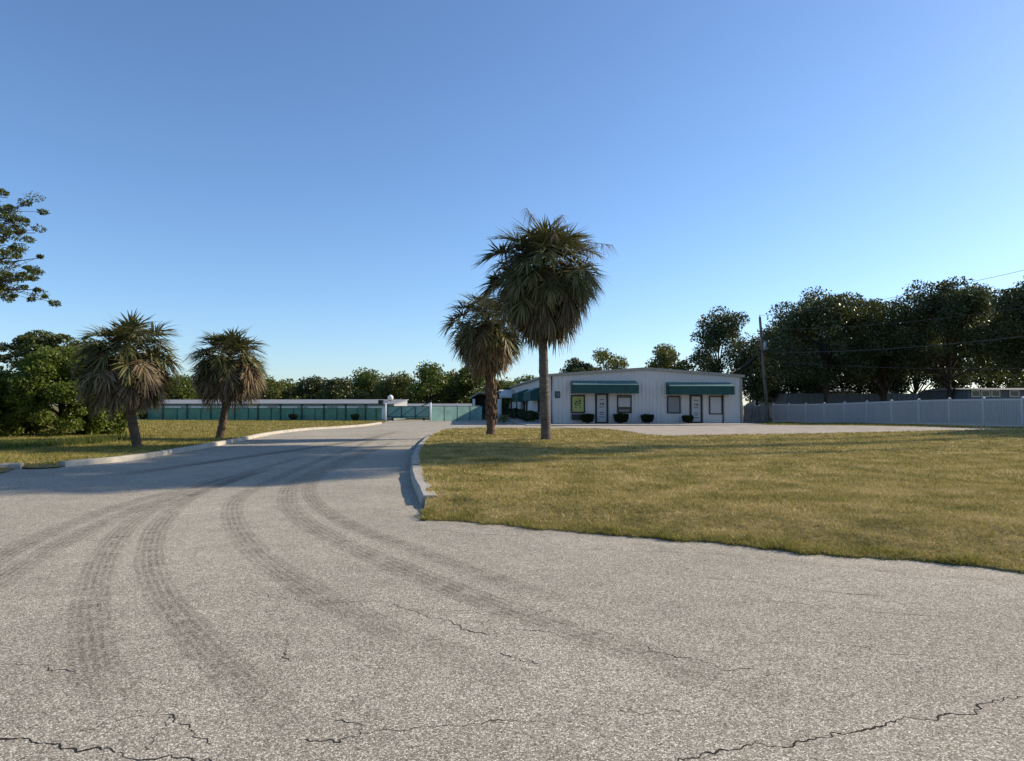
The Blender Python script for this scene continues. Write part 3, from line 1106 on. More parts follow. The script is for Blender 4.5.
def hedge_box(name, label, cat, loc, sx, sy, h, seed, mat='hedge', n=1500, leaf_s=0.09, taper=0.8, rz=0.0, group=None, round_=0.35):
    """clipped shrub, a little wider above than below"""
    rng = np.random.default_rng(seed)
    t = thing(name, label, cat, loc, rz, group)
    p = rng.uniform(-1, 1, (n, 3))
    k = np.argmax(np.abs(p), axis=1)
    sh = rng.random(n) < 0.55
    p[sh, k[sh]] = np.sign(p[sh, k[sh]]) * rng.uniform(.85, 1.0, sh.sum())
    L = np.linalg.norm(p, axis=1, keepdims=True)
    p = p * (1 - round_ + round_ / np.maximum(L, .6))
    z = (p[:, 2] + 1) / 2
    wv = taper + (1 - taper) * z
    bump = 1 + 0.07 * np.sin(p[:, 0] * 5 + seed) * np.cos(p[:, 1] * 4)
    Pn = np.stack([p[:, 0] * sx / 2 * wv * bump, p[:, 1] * sy / 2 * wv * bump, 0.1 + z * (h - 0.1) * bump], 1)
    leaf_mesh('foliage', Pn, leaf_s, M[mat], t, rng, 0.6)
    m = MB()
    rnd = random.Random(seed)
    for _ in range(6):
        e = (rnd.uniform(-.35, .35) * sx, rnd.uniform(-.35, .35) * sy, h * .7)
        m.tube([(e[0] * .3, e[1] * .3, -0.03), (e[0] * .7, e[1] * .7, h * .35), e], [0.03, 0.022, 0.008], 5)
    m.build_each('stem', M['bark'], t)
    return t


def bl(u, v, z=0.0):
    """a point in the building's own frame"""
    c, s = math.cos(ANG), math.sin(ANG)
    return (b0.x + u * c - v * s, b0.y + u * s + v * c, z)


fr = [(579.2, 592.8, 414.0, 'clipped dark shrub against the white wall left of the left glass door'),
      (611.2, 627.2, 413.8, 'clipped dark shrub below the blind window right of the left glass door'),
      (638.8, 651.8, 414.4, 'clipped dark shrub alone before the bare wall between the two awnings'),
      (679.6, 690.6, 415.4, 'small clipped dark shrub beside the right glass door')]
for i, (pa, pb, yt, lab) in enumerate(fr):
    u0, u1 = U(pa), U(pb)
    hedge_box('shrub', lab, 'shrub', bl((u0 + u1) / 2, -0.62, 0.05), (u1 - u0), 0.9, ZU(u0, yt) - 0.05, 20 + i, n=4200, taper=0.72, group='clipped shrubs along the front wall', rz=ANG)
hedge_box('hedge', 'low dark hedge along the side wall behind the tall palm trunk', 'hedge', bl(-0.9, 7.4, .05), 1.5, 9.5, 0.95, 31, n=4200, leaf_s=0.11, taper=.9, rz=ANG)
hedge_box('hedge', 'dark hedge under the second awning far along the side wall', 'hedge', bl(-1.0, 21.0, .05), 1.5, 7.0, 1.1, 32, n=2600, leaf_s=0.12, taper=.9, rz=ANG)
hedge_box('hedge', 'farthest dark hedge near the small gabled porch', 'hedge', bl(-1.3, 40, .05), 1.6, 9.0, 1.7, 33, n=2200, leaf_s=0.14, taper=.9, rz=ANG)

# ------------------------------------------------------------------ sabal palms
def frond(V, F, rng, bud, az, el, pet, bl_, droop, nseg, wid, stalkV, stalkF):
    """one fan leaf: petiole plus a costa that bends down, segments on both sides"""
    d = np.array([math.cos(az) * math.cos(el), math.sin(az) * math.cos(el), math.sin(el)])
    side = np.array([-math.sin(az), math.cos(az), 0.0])
    side = side * math.cos(0.4 * rng.normal()) + np.cross(d, side) * math.sin(0.25 * rng.normal())
    p = np.array(bud, dtype=float)
    path = [p.copy()]
    for k in range(4):
        d = d + np.array([0, 0, -droop * 0.10])
        d /= np.linalg.norm(d)
        p = p + d * pet / 4
        path.append(p.copy())
    up = np.cross(d, side)
    # petiole as a flat strip pair
    for k in range(4):
        for w_ in (side, up):
            n0 = len(stalkV)
            a, b = path[k], path[k + 1]
            stalkV += [a - w_ * .018, a + w_ * .018, b + w_ * .014, b - w_ * .014]
            stalkF.append((n0, n0 + 1, n0 + 2, n0 + 3))
    # costa
    costa = [p.copy()]
    dd = d.copy()
    dirs = [dd.copy()]
    for k in range(5):
        dd = dd + np.array([0, 0, -droop * 0.22])
        dd /= np.linalg.norm(dd)
        p = p + dd * bl_ * 0.11
        costa.append(p.copy())
        dirs.append(dd.copy())
    for i in range(nseg):
        s = (i + 0.5) / nseg * 2 - 1
        a = s * 2.0
        t = (1 - abs(s))
        kk = min(4.99, t * 5)
        i0 = int(kk)
        base = costa[i0] * (1 - (kk - i0)) + costa[i0 + 1] * (kk - i0)
        dr = dirs[i0]
        upv = np.cross(dr, side)
        if upv[2] < 0 and el > 0:
            upv = -upv
        v = dr * math.cos(a) + side * math.sin(a) + upv * (0.28 * abs(math.sin(a))) + rng.normal(size=3) * 0.10
        v /= np.linalg.norm(v)
        L = bl_ * (0.62 + 0.38 * math.cos(a * .6)) * rng.uniform(.85, 1.1)
        wv = np.cross(v, upv)
        wv /= np.linalg.norm(wv) + 1e-9
        w_ = wid * rng.uniform(.8, 1.2)
        m1 = base + v * L * .5 + np.array([0, 0, -droop * .06 * L])
        v2 = v + np.array([0, 0, -droop * rng.uniform(.15, .75)])
        v2 /= np.linalg.norm(v2)
        tip = m1 + v2 * L * .5
        n0 = len(V)
        V += [base - wv * w_ * .35, base + wv * w_ * .35, m1 + wv * w_ * .5, m1 - wv * w_ * .5, tip + wv * .004, tip - wv * .004]
        F += [(n0, n0 + 1, n0 + 2, n0 + 3), (n0 + 3, n0 + 2, n0 + 4, n0 + 5)]


def palm(name, label, base, bud, pet, blade, n_green, n_dead, seed, r0, r1, bark, dead='frond_dead', mid=None, stalks=0, bootz=None, el_min=-40, nseg=26, wid=0.042, dead_top=18, dead_low=52, dd=1.5):
    rng = np.random.default_rng(seed)
    rnd = random.Random(seed)
    t = thing(name, label, 'palm tree', base)
    B = Vector(bud) - Vector(base)
    m = MB()
    pts, rr = [], []
    n = 34
    for k in range(n + 1):
        f = k / n
        p = Vector((0, 0, -0.2)).lerp(B, f)
        if mid:
            p += Vector(mid) * math.sin(f * PI)
        pts.append(p)
        ring = (0.06 if bark == 'palmbark' else 0.13) * (k % 2)
        fl = 1.25 - 0.25 * sm(0, 0.08, f)
        rr.append((r0 + (r1 - r0) * f) * fl * (1 - ring))
    m.tube(pts, rr, 12, jit=0.05, rnd=rnd)
    m.build('trunk', M[bark], t)
    if bootz:
        # old leaf bases left on the trunk
        m = MB()
        z = bootz
        k = 0
        while z < B.z - 0.2:
            f = z / B.z
            c = B * f + (Vector(mid) * math.sin(f * PI) if mid else Vector())
            a = k * 2.4
            d = Vector((math.cos(a), math.sin(a), 0))
            r = r0 + (r1 - r0) * f
            s = d.cross(Vector((0, 0, 1)))
            q = c + d * r * .85
            m.tube([q, q + d * .045 + Vector((0, 0, .16)), q + d * .085 + Vector((0, 0, .28))], [.07, .06, .025], 5)
            z += 0.055
            k += 1
        m.build('leaf_bases', M[bark], t)
    V, F, SV, SF = [], [], [], []
    for i in range(n_green):
        f = (i + .5) / n_green
        el = math.asin(0.88 + (math.sin(R(el_min)) - 0.88) * f) + R(rng.normal() * 7)
        az = i * 2.39996 + rng.normal() * .25
        k = rng.uniform(.5, 1.08)
        frond(V, F, rng, B + Vector((0, 0, 0.2 - 0.4 * f)), az, el, pet * k * (1.0 - .62 * max(0, math.sin(el)) ** 2), blade * rng.uniform(.85, 1.1), 0.55 + 0.6 * f, nseg, wid, SV, SF)
    mesh_np('crown', V, F, M['frond'], t)
    mesh_np('petioles', SV, SF, M['frond'], t)
    V, F, SV, SF = [], [], [], []
    for i in range(n_dead):
        f = (i + .5) / n_dead
        el = R(dead_top - (dead_top + dead_low) * f + rng.normal() * 7)
        az = i * 2.39996 + 1 + rng.normal() * .3
        k = rng.uniform(.5, 1.06)
        frond(V, F, rng, B + Vector((0, 0, -0.1 - 0.35 * f)), az, el, pet * k * .95, blade * rng.uniform(.85, 1.1), dd, nseg, wid, SV, SF)
    mesh_np('dead_fronds', V, F, M[dead], t)
    mesh_np('dead_petioles', SV, SF, M[dead], t)
    if stalks:
        m = MB()
        for (ex, ey, ez) in stalks:
            e = Vector((ex, ey, ez))
            s = B + Vector((0, 0, .1))
            md = s.lerp(e, .6) + Vector((0, 0, .45))
            m.tube([s, md, e], [.02, .014, .006], 4, cap=False)
            for q in range(46):
                f = rnd.uniform(.55, 1)
                o = md.lerp(e, (f - .5) * 2) if f > .5 else md
                v = Vector((rnd.uniform(-.35, .35), rnd.uniform(-.35, .35), rnd.uniform(-.6, .05)))
                m.tube([o, o + v * .55, o + v + Vector((0, 0, -.12))], [.007, .005, .002], 3, cap=False)
        m.build('flower_stalks', M['stalk'], t)
    return t


pb = P(546.5, 440.0, 0.13)
palm('palm_tree', 'tallest cabbage palm with a huge shaggy crown and bare grey trunk on the lawn', pb, at(543.0, 266, pb.y - .1), 1.85, 1.0, 120, 115, 11, .215, .17, 'palmbark', 'frond_grey',
     mid=(-.06, 0, 0), stalks=[(1.9, -1.3, 7.4), (2.7, -.3, 7.9), (.3, -1.9, 8.0), (.7, .4, 9.35), (-.8, -.4, 9.4)], el_min=-25, nseg=34, wid=.07, dead_top=35, dead_low=52, dd=2.7)
pb = P(490.6, 435.0, 0.13)
palm('palm_tree', 'shorter dark palm with rough brown trunk left of the tallest palm', pb, at(486.5, 321, pb.y), 1.4, 0.9, 72, 76, 12, .215, .23, 'bootbark', 'frond_dead',
     mid=(.1, 0, 0), bootz=0.5, el_min=-25, nseg=28, wid=.065, dead_top=10, dead_low=46, dd=2.0)
pb = P(139, 447.0, 0.1)
palm('palm_tree', 'squat palm with leaning dark trunk and brown skirt beside the leafy bush', pb, at(127.5, 354, pb.y), 1.26, 0.72, 74, 84, 13, .175, .15, 'bootbark', 'frond_dead',
     mid=(-.12, 0, 0), el_min=0, nseg=30, wid=.06, dead_top=20, dead_low=27, dd=1.5)
pb = P(218.5, 438.2, 0.1)
palm('palm_tree', 'squat palm with sunlit brown skirt before the green fence, right of the leafy bush', pb, at(229.5, 359, pb.y), 1.22, 0.74, 74, 84, 14, .18, .15, 'bootbark', 'frond_dead',
     mid=(.1, 0, 0), el_min=0, nseg=30, wid=.06, dead_top=20, dead_low=27, dd=1.5)

# small palmetto by the side wall
sb = P(504, 423.3)
t = thing('palmetto', 'low spiky palmetto growing by the corner of the walk behind the palm trunks', 'plant', (sb.x, sb.y, 0.0))
V, F, SV, SF = [], [], [], []
rg = np.random.default_rng(5)
for i in range(16):
    frond(V, F, rg, (0, 0, .05), i * 2.4, R(70 - 3.5 * i), .42, .5, .6, 16, .04, SV, SF)
mesh_np('fronds', V, F, M['olive'], t)
mesh_np('petioles', SV, SF, M['olive'], t)

# ------------------------------------------------------------------ green fence, gate, lamp, sheds on the left
A0, A1 = P(128, 420.8), P(383, 421.8)
fd = A1 - A0
fl = fd.length
fa = math.atan2(fd.y, fd.x)
gf = thing('green_fence', 'long green screen fence with dark posts and a top rail before the white shed', 'fence', A0, fa)
tall = [164.1, 188.2, 211.7, 235.6, 258.7, 281.2, 302.6, 324.6, 346.3, 366.2]


def along(px):
    k = (px - W / 2) / F_PX
    return (k * A0.y - A0.x) / (math.cos(fa) - k * math.sin(fa))


zt = 1.64
for px in [129] + tall:
    s = along(px)
    m = MB()
    m.box(s - .075, s + .075, -.13, .055, -.05, zt - .032)
    m.box(s - .17, s + .17, -.125, .05, zt - .16, zt - .034)
    m.build('post', M['gpost'], gf)
m = MB()
m.box(-.05, fl, -.045, .045, zt - .03, zt + .05)
m.build('top_rail', M['gpost'], gf)
m = MB()
m.box(0, fl, -.03, .03, .03, .1)
m.box(0, fl, -.09, -.075, 1.235, 1.27)
m.build_each('rail', M['gpost'], gf)
px_ = [129] + tall + [383]
for a, b in zip(px_, px_[1:]):
    s0, s1 = along(a) + .078, along(b) - .078
    mid_ = (s0 + s1) / 2
    m = MB()
    nv = 12
    g = [[m.bm.verts.new((s0 + (s1 - s0) * i / nv, -.068 + .012 * math.sin(i * 1.7 + s0) , .06 + (1.19) * j / 3)) for i in range(nv + 1)] for j in range(4)]
    for j in range(3):
        for i in range(nv):
            m.bm.faces.new((g[j][i], g[j][i + 1], g[j + 1][i + 1], g[j + 1][i]))
    m.build('screen', M['screen'], gf)
    m = MB()
    m.tube([(mid_ + .2, -.1, -.02), (mid_ + .2, -.1, 1.27)], .03, 6)
    m.build('thin_post', M['gpost'], gf)

gp = P(385.5, 421.8)
t = thing('lamp_post', 'short pole with a round white globe lamp beside the green gate', 'lamp', gp)
m = MB()
m.tube([(0, 0, -.05), (0, 0, 2.05)], [.075, .06], 10)
m.build('pole', M['white'], t)
m = MB()
m.tube([(0, 0, 1.75), (.25, 0, 1.98), (.45, 0, 2.0)], .03, 6)
m.build('arm', M['dark'], t)
bm = bmesh.new()
bmesh.ops.create_uvsphere(bm, u_segments=16, v_segments=10, radius=.27)
for f_ in bm.faces:
    f_.smooth = True
for v in bm.verts:
    v.co += Vector((.45, 0, 2.22))
me = bpy.data.meshes.new('globe')
bm.to_mesh(me)
bm.free()
me.materials.append(M['globe'])
link(bpy.data.objects.new('globe', me), t)
m = MB()
m.tube([(.45, 0, 1.90), (.45, 0, 1.99)], [.08, .12], 10)
m.build('collar', M['dark'], t)

# sliding gate between lamp and white gatepost
G0, G1 = P(387.5, 420.6), P(429, 420.6)
gd = (G1 - G0).length
gt = thing('gate', 'closed pale green screened gate with diagonal braces across the driveway', 'gate', G0, math.atan2((G1 - G0).y, (G1 - G0).x))
m = MB()
for z in (.38, 1.42):
    m.tube([(0, 0, z), (gd, 0, z)], .035, 6)
for k in range(4):
    s = gd * k / 3
    m.tube([(s, 0, .2), (s, 0, 1.45)], .04, 6)
for k in range(3):
    m.tube([(gd * k / 3, -.02, .4), (gd * (k + 1) / 3, -.02, 1.4)], .022, 5)
m.tube([(gd * .82, -.04, 1.45), (gd * 1.0, -.04, 1.75)], .05, 6)
m.build('gate_frame', M['gpost'], gt)
m = MB()
m.box(.04, gd - .04, .045, .055, .2, 1.4)
m.build('screen', M['screen_pale'], gt)
m = MB()
for s in (.5, gd - .5):
    m.tube([(s, -.03, .13), (s, .03, .13)], .13, 12)
m.build_each('wheel', M['dark'], gt)

g2 = P(430.5, 421.4)
g3 = P(482, 420.6)
fl2 = (g3 - g2).length
f2 = thing('green_fence', 'short pale green screen fence right of the gate with one white post', 'fence', g2, math.atan2((g3 - g2).y, (g3 - g2).x))
m = MB()
m.tube([(0, 0, -.05), (0, 0, 1.78)], .085, 10)
m.build('post', M['white'], f2)
for k in range(1, 5):
    m = MB()
    m.tube([(fl2 * k / 4, 0, -.05), (fl2 * k / 4, 0, 1.5)], .045, 8)
    m.build('post', M['gpost'], f2)
m = MB()
m.tube([(0, 0, 1.44), (fl2, 0, 1.44)], .03, 6)
m.build('top_rail', M['gpost'], f2)
for k in range(4):
    m = MB()
    m.box(fl2 * k / 4 + .05, fl2 * (k + 1) / 4 - .05, -.06, -.05, .04, 1.40)
    m.build('screen', M['screen_pale'], f2)

for i, (px, wd_, hh_, lab) in enumerate(((147.5, .9, .7, 'small dark shrub at the fence foot right of the leaning palm trunk'), (296, 1.0, .62, 'small dark shrub before the green fence left of its last posts'),
                                         (357, .9, .62, 'small dark shrub before the green fence nearest the gate'))):
    s_ = along(px)
    q = A0 + fd.normalized() * s_ + Vector((0, -.75, .09))
    hedge_box('shrub', lab, 'shrub', q, wd_, .7, hh_, 130 + i, n=900, leaf_s=.1, taper=.55, round_=.6)

# long low white sheds behind the fence
def shed(label, px0, px1, D0, D1, ytop, ywall, seed, extra=None):
    a, b = at(px0, 405, D0), at(px1, 405, D1)
    d = Vector((b.x - a.x, b.y - a.y, 0))
    L = d.length
    t = thing('storage_shed', label, 'shed', (a.x, a.y, 0), math.atan2(d.y, d.x))
    zw = at(px0, ywall, D0).z
    zr = at(px0, ytop, D0 + 5).z
    m = MB()
    ribbed(m, L, lambda s: zw, lambda s, dd: (s, -dd), step=.5, dep=.04)
    m.poly([(0, 0.001, 0), (0, 5, 0), (0, 5, zr - .05), (0, .001, zw - .02)])
    m.poly([(L, 0.001, 0), (L, 5, 0), (L, 5, zr - .05), (L, .001, zw - .02)])
    m.poly([(0, 5, 0), (L, 5, 0), (L, 5, zr - .05), (0, 5, zr - .05)])
    m.build('wall', M['shed'], t)
    m = MB()
    m.prism([(-.1, -.35, zw + .01), (-.1, 5.2, zr), (-.1, 5.2, zr - .08), (-.1, -.35, zw - .07)], (L + .2, 0, 0))
    m.build('roof', M['shed_roof'], t)
    n = int(L / 3.2)
    m = MB()
    for k in range(n):
        s = (k + .5) * L / n
        m.box(s - 1.1, s + 1.1, -.075, -.045, .03, zw - .25)
    if n:
        m.build_each('roller_door', M['white'], t)
    if extra:
        extra(t, L, zw, zr)
    return t


def vent(t, L, zw, zr):
    m = MB()
    m.box(L - 1.6, L - 1.1, -.42, .15, zw - .06, zw + .42, .02)
    m.build('vent', M['dark'], t)


shed('long low white metal shed behind the green fence', 130, 394, 78, 74, 399.6, 404.0, 1, vent)
shed('lower pale shed behind the gate right of the long white shed', 396, 470, 80, 79, 403.6, 407.0, 2)
# open carport by the end of the fence
c0 = at(471, 421, 76)
t = thing('carport', 'small dark open shed with pale gable edge at the right end of the green fence', 'shed', (c0.x, c0.y, 0), R(3))
wz = at(471, 397.5, 76).z
pz = at(471, 391.8, 76).z
cwid = 3.3
m = MB()
m.prism([(-.2, -.3, wz), (.9, -.3, pz), (cwid, -.3, pz + .1), (cwid, -.3, pz - .05), (.9, -.3, pz - .15), (-.2, -.3, wz - .15)], (0, 5, 0))
m.build('roof', M['trim'], t)
m = MB()
for x in (.3, cwid - .3):
    m.box(x - .14, x + .14, -.1, .1, 0, wz - .16)
m.build_each('post', M['white'], t)
m = MB()
m.box(.1, cwid - .1, 4.2, 4.4, 0, pz - .2)
m.box(.1, .25, .3, 4.19, 0, wz - .2)
m.build('back_wall', M['dark'], t)

# ------------------------------------------------------------------ white fence on the right
k0 = Vector((24.24, 61.3, 0))
stp = Vector((0.417, -2.545, 0))
wf = thing('white_fence', 'long white vinyl board fence running along the lawn under the dark trees', 'fence', (0, 0, 0))


def wz_(k):
    p = k0 + stp * k
    return rise(p.x, p.y)


for k in range(-1, 14):
    a, b = k0 + stp * k, k0 + stp * (k + 1)
    za, zb = wz_(k), wz_(k + 1)
    top = 1.62
    d = (b - a).normalized()
    nrm = Vector((d.y, -d.x, 0))
    m = MB()
    # post with a pyramid cap
    rot = Matrix.Translation((a.x, a.y, za)) @ Matrix.Rotation(math.atan2(d.y, d.x), 4, 'Z')
    m.box(-.065, .065, -.065, .065, -.1, top + .06, M=rot)
    vs = [m.bm.verts.new(rot @ Vector(q)) for q in ((-.085, -.085, top + .061), (.085, -.085, top + .061), (.085, .085, top + .061), (-.085, .085, top + .061), (0, 0, top + .14))]
    for q in ((0, 1, 4), (1, 2, 4), (2, 3, 4), (3, 0, 4), (3, 2, 1, 0)):
        m.bm.faces.new([vs[i] for i in q])
    m.build('post', M['pvc_post'], wf)
    if k == 13:
        break
    m = MB()
    nb = 15
    L = (b - a).length
    for i in range(nb):
        f0, f1 = (.07 + (L - .14) * i / nb + .017) / L, (.07 + (L - .14) * (i + 1) / nb - .017) / L
        p0, p1 = a.lerp(b, f0), a.lerp(b, f1)
        z0_ = za + (zb - za) * f0
        q = [p0 + nrm * .012, p1 + nrm * .012, p1 - nrm * .012, p0 - nrm * .012]
        m.prism([(v.x, v.y, z0_ + .09) for v in q], (0, 0, top - .19))
    m.build('panel', M['pvc'], wf)
    m = MB()
    for z in (.03, top - .10):
        q = [a + nrm * .03 + d * .066, b + nrm * .03 - d * .066, b - nrm * .03 - d * .066, a - nrm * .03 + d * .066]
        m.prism([(v.x, v.y, (za if i in (0, 3) else zb) + z) for i, v in enumerate(q)], (0, 0, .11))
    m.build_each('rail', M['pvc_post'], wf)

# weathered board fence between building and pole
w0, w1 = at(744, 421, 60.5), at(768, 421, 61.5)
L = (w1 - w0).length
t = thing('wooden_fence', 'short grey weathered board fence with arched top beside the building', 'fence', (w0.x, w0.y, 0), math.atan2(w1.y - w0.y, w1.x - w0.x))
m = MB()
nb = 14
for i in range(nb):
    x0, x1 = L * i / nb + .008, L * (i + 1) / nb - .008
    f = (i + .5) / nb * 2
    zt_ = 1.42 + .34 * math.sin(PI * min(1, f)) if f < 1 else 1.5 + .03 * math.sin(i * 3)
    m.box(x0, x1, -.012, .012, .02, zt_)
m.build('boards', M['oldwood'], t)
m = MB()
m.box(0, L, .013, .06, .4, .5)
m.box(0, L, .013, .06, 1.2, 1.3)
m.build_each('rail', M['oldwood'], t)
pp = at(741.3, 421, 60.2)
t = thing('fence_post', 'pale upright post between building corner and grey board fence', 'post', (pp.x, pp.y, 0))
m = MB()
m.box(-.13, .13, -.06, .06, -.05, 1.72, .015)
m.build('post_body', M['white'], t)
m = MB()
m.box(-.16, .16, -.09, .09, 1.722, 1.78, .015)
m.build('post_cap', M['white'], t)

# ------------------------------------------------------------------ pole and wires
pb = P(768.0, 420.2)
tp = at(759.8, 317.0, pb.y)
pt = thing('utility_pole', 'leaning grey wooden utility pole at the near end of the dark trees', 'utility pole', pb)
tv = tp - pb
m = MB()
m.tube([(0, 0, -.3), tv * .5, tv], [.2, .165, .12], 12)
m.build('pole', M['pole'], pt)


def onpole(py):
    f = (420.2 - py) / (420.2 - 317.0)
    return tv * f


ca = onpole(331.5)
m = MB()
m.box(ca.x - .45, ca.x + .75, ca.y - .2, ca.y - .1, ca.z - .06, ca.z + .06)
m.build('crossarm', M['pole'], pt)
m = MB()
for x in (-.38, .25, .68):
    m.tube([(ca.x + x, ca.y - .15, ca.z + .06), (ca.x + x, ca.y - .15, ca.z + .12), (ca.x + x, ca.y - .15, ca.z + .24)], [.03, .06, .035], 8)
m.tube([(tv.x, tv.y, tv.z - .02), (tv.x, tv.y, tv.z + .12), (tv.x, tv.y, tv.z + .22)], [.04, .06, .03], 8)
m.build_each('insulator', M['insul'], pt)
ta = onpole(346)
m = MB()
m.tube([ta + Vector((.26, -.18, -.45)), ta + Vector((.26, -.18, .35)), ta + Vector((.26, -.18, .42))], [.2, .2, .12], 12)
m.build('transformer', M['insul'], pt)


def wire(label, a, b, sag, r=.022):
    m = MB()
    pts = []
    for k in range(25):
        f = k / 24
        p = a.lerp(b, f)
        p.z -= sag * 4 * f * (1 - f)
        pts.append(p)
    m.tube(pts, r, 5)
    return tag(m.build('overhead_wire', M['wire']), label, 'wire', 'wires strung from the utility pole')


off = Vector((0, 0, 0))
a = pb + onpole(317.5) + Vector((0, 0, .2))
wire('thin top wire rising to the right across the open sky', a, at(1075, 258, 40), .5, .014)
a = pb + ca + Vector((.68, -.15, .24))
wire('upper wire crossing the leaves of the tall round oak', a, at(1075, 300, 44), .5, .014)
a = pb + onpole(352) + Vector((.1, -.15, 0))
wire('lower sagging cable crossing the dark trees above the white fence', a, at(1075, 330, 40), .45, .022)
a = pb + onpole(361) + Vector((.1, -.15, 0))
wire('lowest faint cable just above the white fence', a, at(1075, 368, 38), .3, .011)
a = pb + onpole(350) + Vector((-.1, -.1, 0))
wire('short service wire dropping from the pole to the building roof', a, Vector(bl(BW - .3, 1.5, ZE + .35)), .25, .028)

# ------------------------------------------------------------------ what stands behind the white fence
def box_house(name, label, px0, px1, D, ytop, mat, cat, rz=0, roof=None, depth=8, wins=()):
    a, b = at(px0, 405, D), at(px1, 405, D)
    L = b.x - a.x
    z = at(px0, ytop, D).z
    t = thing(name, label, cat, (a.x, D, 0), 0)
    m = MB()
    ribbed(m, L, lambda s: z, lambda s, d: (s, -d), step=.6, dep=.04)
    m.box(.0, L, .01, depth, 0, z - .01)
    m.build('wall', M[mat], t)
    if roof:
        zr = at(px0, roof, D).z
        m = MB()
        m.prism([(-.3, -.4, z + .02), (-.3, depth / 2, zr), (-.3, depth + .4, z + .02)], (L + .6, 0, 0))
        m.build('roof', M['shed_roof'], t)
    for (wa, wb, ya, yb) in wins:
        x0, x1 = at(wa, 405, D).x - a.x, at(wb, 405, D).x - a.x
        m = MB()
        m.box(x0 - .08, x1 + .08, -.1, -.05, at(wa, yb, D).z - .08, at(wa, ya, D).z + .08)
        w = m.build('window', M['white'], t)
        m = MB()
        m.box(x0, x1, -.115, -.102, at(wa, yb, D).z, at(wa, ya, D).z)
        m.build('pane', M['glass'], w)
    return t


box_house('metal_shed', 'long dark grey metal shed behind the white fence under the oaks', 786, 962, 78, 393.5, 'greyshed', 'shed')
box_house('house', 'pale house with a low white roof seen under the round oak', 818, 862, 96, 391.5, 'shed', 'house', roof=386.5)
box_house('house', 'grey house with white framed small windows at the right edge beyond the fence', 968, 1075, 66, 390.0, 'greyshed', 'house', roof=387,
          wins=((972, 979, 391, 396), (982, 989, 391, 396), (992, 999, 391, 396), (1010, 1018, 391, 396)))
box_house('house', 'small pale house glimpsed between pole and round oak', 771, 789, 100, 394, 'shed', 'house', roof=388)

# ------------------------------------------------------------------ trees on the right
def T(name, label, cat, px, D, ytop, pw, ybase, seed, mat, **kw):
    x = at(px, 405, D).x
    h = at(px, ytop, D).z
    cb = at(px, ybase, D).z
    return tree(name, label, cat, (x, D, rise(x, D) - .03), h, pw / F_PX * D, cb, seed, mat, **kw)


T('oak_tree', 'big round dark oak right of the utility pole', 'tree', 826, 72, 284, 138, 404, 41, 'oak', n=42000, clumps=150, leaf_s=.27, trunk_r=.34, cr=1.5)
T('oak_tree', 'broad oak with a thick forked trunk showing above the white fence', 'tree', 884, 75, 296, 110, 398, 42, 'oak', n=32000, clumps=120, leaf_s=.27, trunk_r=.42, cr=1.4)
T('oak_tree', 'tall loose topped oak at the right, above the grey shed', 'tree', 950, 68, 277, 130, 398, 43, 'oak', n=38000, clumps=130, leaf_s=.27, trunk_r=.34, cr=1.35)
T('oak_tree', 'dark oak cut by the right edge of the photo', 'tree', 1040, 60, 272, 116, 398, 44, 'oak', n=32000, clumps=105, leaf_s=.26, trunk_r=.33, cr=1.35)
T('tree', 'tall grey green tree rising behind the right end of the building', 'tree', 720, 88, 305, 74, 404, 45, 'oak', n=14000, clumps=75, leaf_s=.3, trunk_r=.24, cr=1.35)
T('tree', 'small rounded tree behind the roof, left of the tall grey green one', 'tree', 668, 92, 342, 56, 398, 46, 'olive', n=7000, clumps=36, leaf_s=.32, trunk_r=.18, cr=1.2)
T('tree', 'dark leafy tree filling the gap behind the utility pole', 'tree', 757, 82, 332, 66, 418, 47, 'oak', n=14000, clumps=70, leaf_s=.28, trunk_r=.2, cr=1.4)
T('tree', 'open pale green tree behind the roof ridge', 'tree', 607, 96, 348, 44, 384, 48, 'olive', n=2100, clumps=26, leaf_s=.32, trunk_r=.17, cr=1.0)
T('tree', 'low dark tree behind the left half of the roof', 'tree', 582, 94, 356, 42, 390, 49, 'oak', n=4000, clumps=22, leaf_s=.32, trunk_r=.16, cr=1.0)
T('tree', 'light green tree above the far end of the building side', 'tree', 528, 128, 371, 36, 404, 50, 'green', n=3000, clumps=20, leaf_s=.42, trunk_r=.18, cr=1.2)
for px, yt, pw, lab, sd_ in ((792, 318, 70, 'darker oak half hidden between the pole and the round oak', 56), (858, 312, 84, 'oak in the second row between the round oak and the forked one', 57),
                             (916, 306, 90, 'oak in the second row behind the forked trunk oak', 58), (990, 300, 96, 'oak in the second row above the grey house', 59)):
    T('oak_tree', lab, 'tree', px, 88, yt, pw * 1.2, 416, sd_, 'oak', n=30000, clumps=110, leaf_s=.32, trunk_r=.28, cr=1.6)
# trees standing just outside the picture on the right, whose shade falls across the lawn and the driveway
tree('oak_tree', 'oak outside the right edge shading the far corner of the lawn', 'tree', (37, 36, .2), 10, 9, 2.5, 51, 'oak', n=8000, clumps=45, leaf_s=.35, trunk_r=.3, cr=1.4)
for i, (x, y, h) in enumerate(((31.5, 29.3, 24.0), (32.5, 32.6, 25.0), (32.5, 36.0, 24.0), (38, 35.0, 26.5))):
    tree('pine_tree', 'tall pine outside the right edge, %s of four' % ('nearest', 'second', 'third', 'farthest')[i], 'tree', (x, y, .1), h, 5.4, 16.3, 52 + i, 'needle', n=6500, clumps=34, leaf_s=.34, trunk_r=.11, cr=1.0, bark='pinebark')

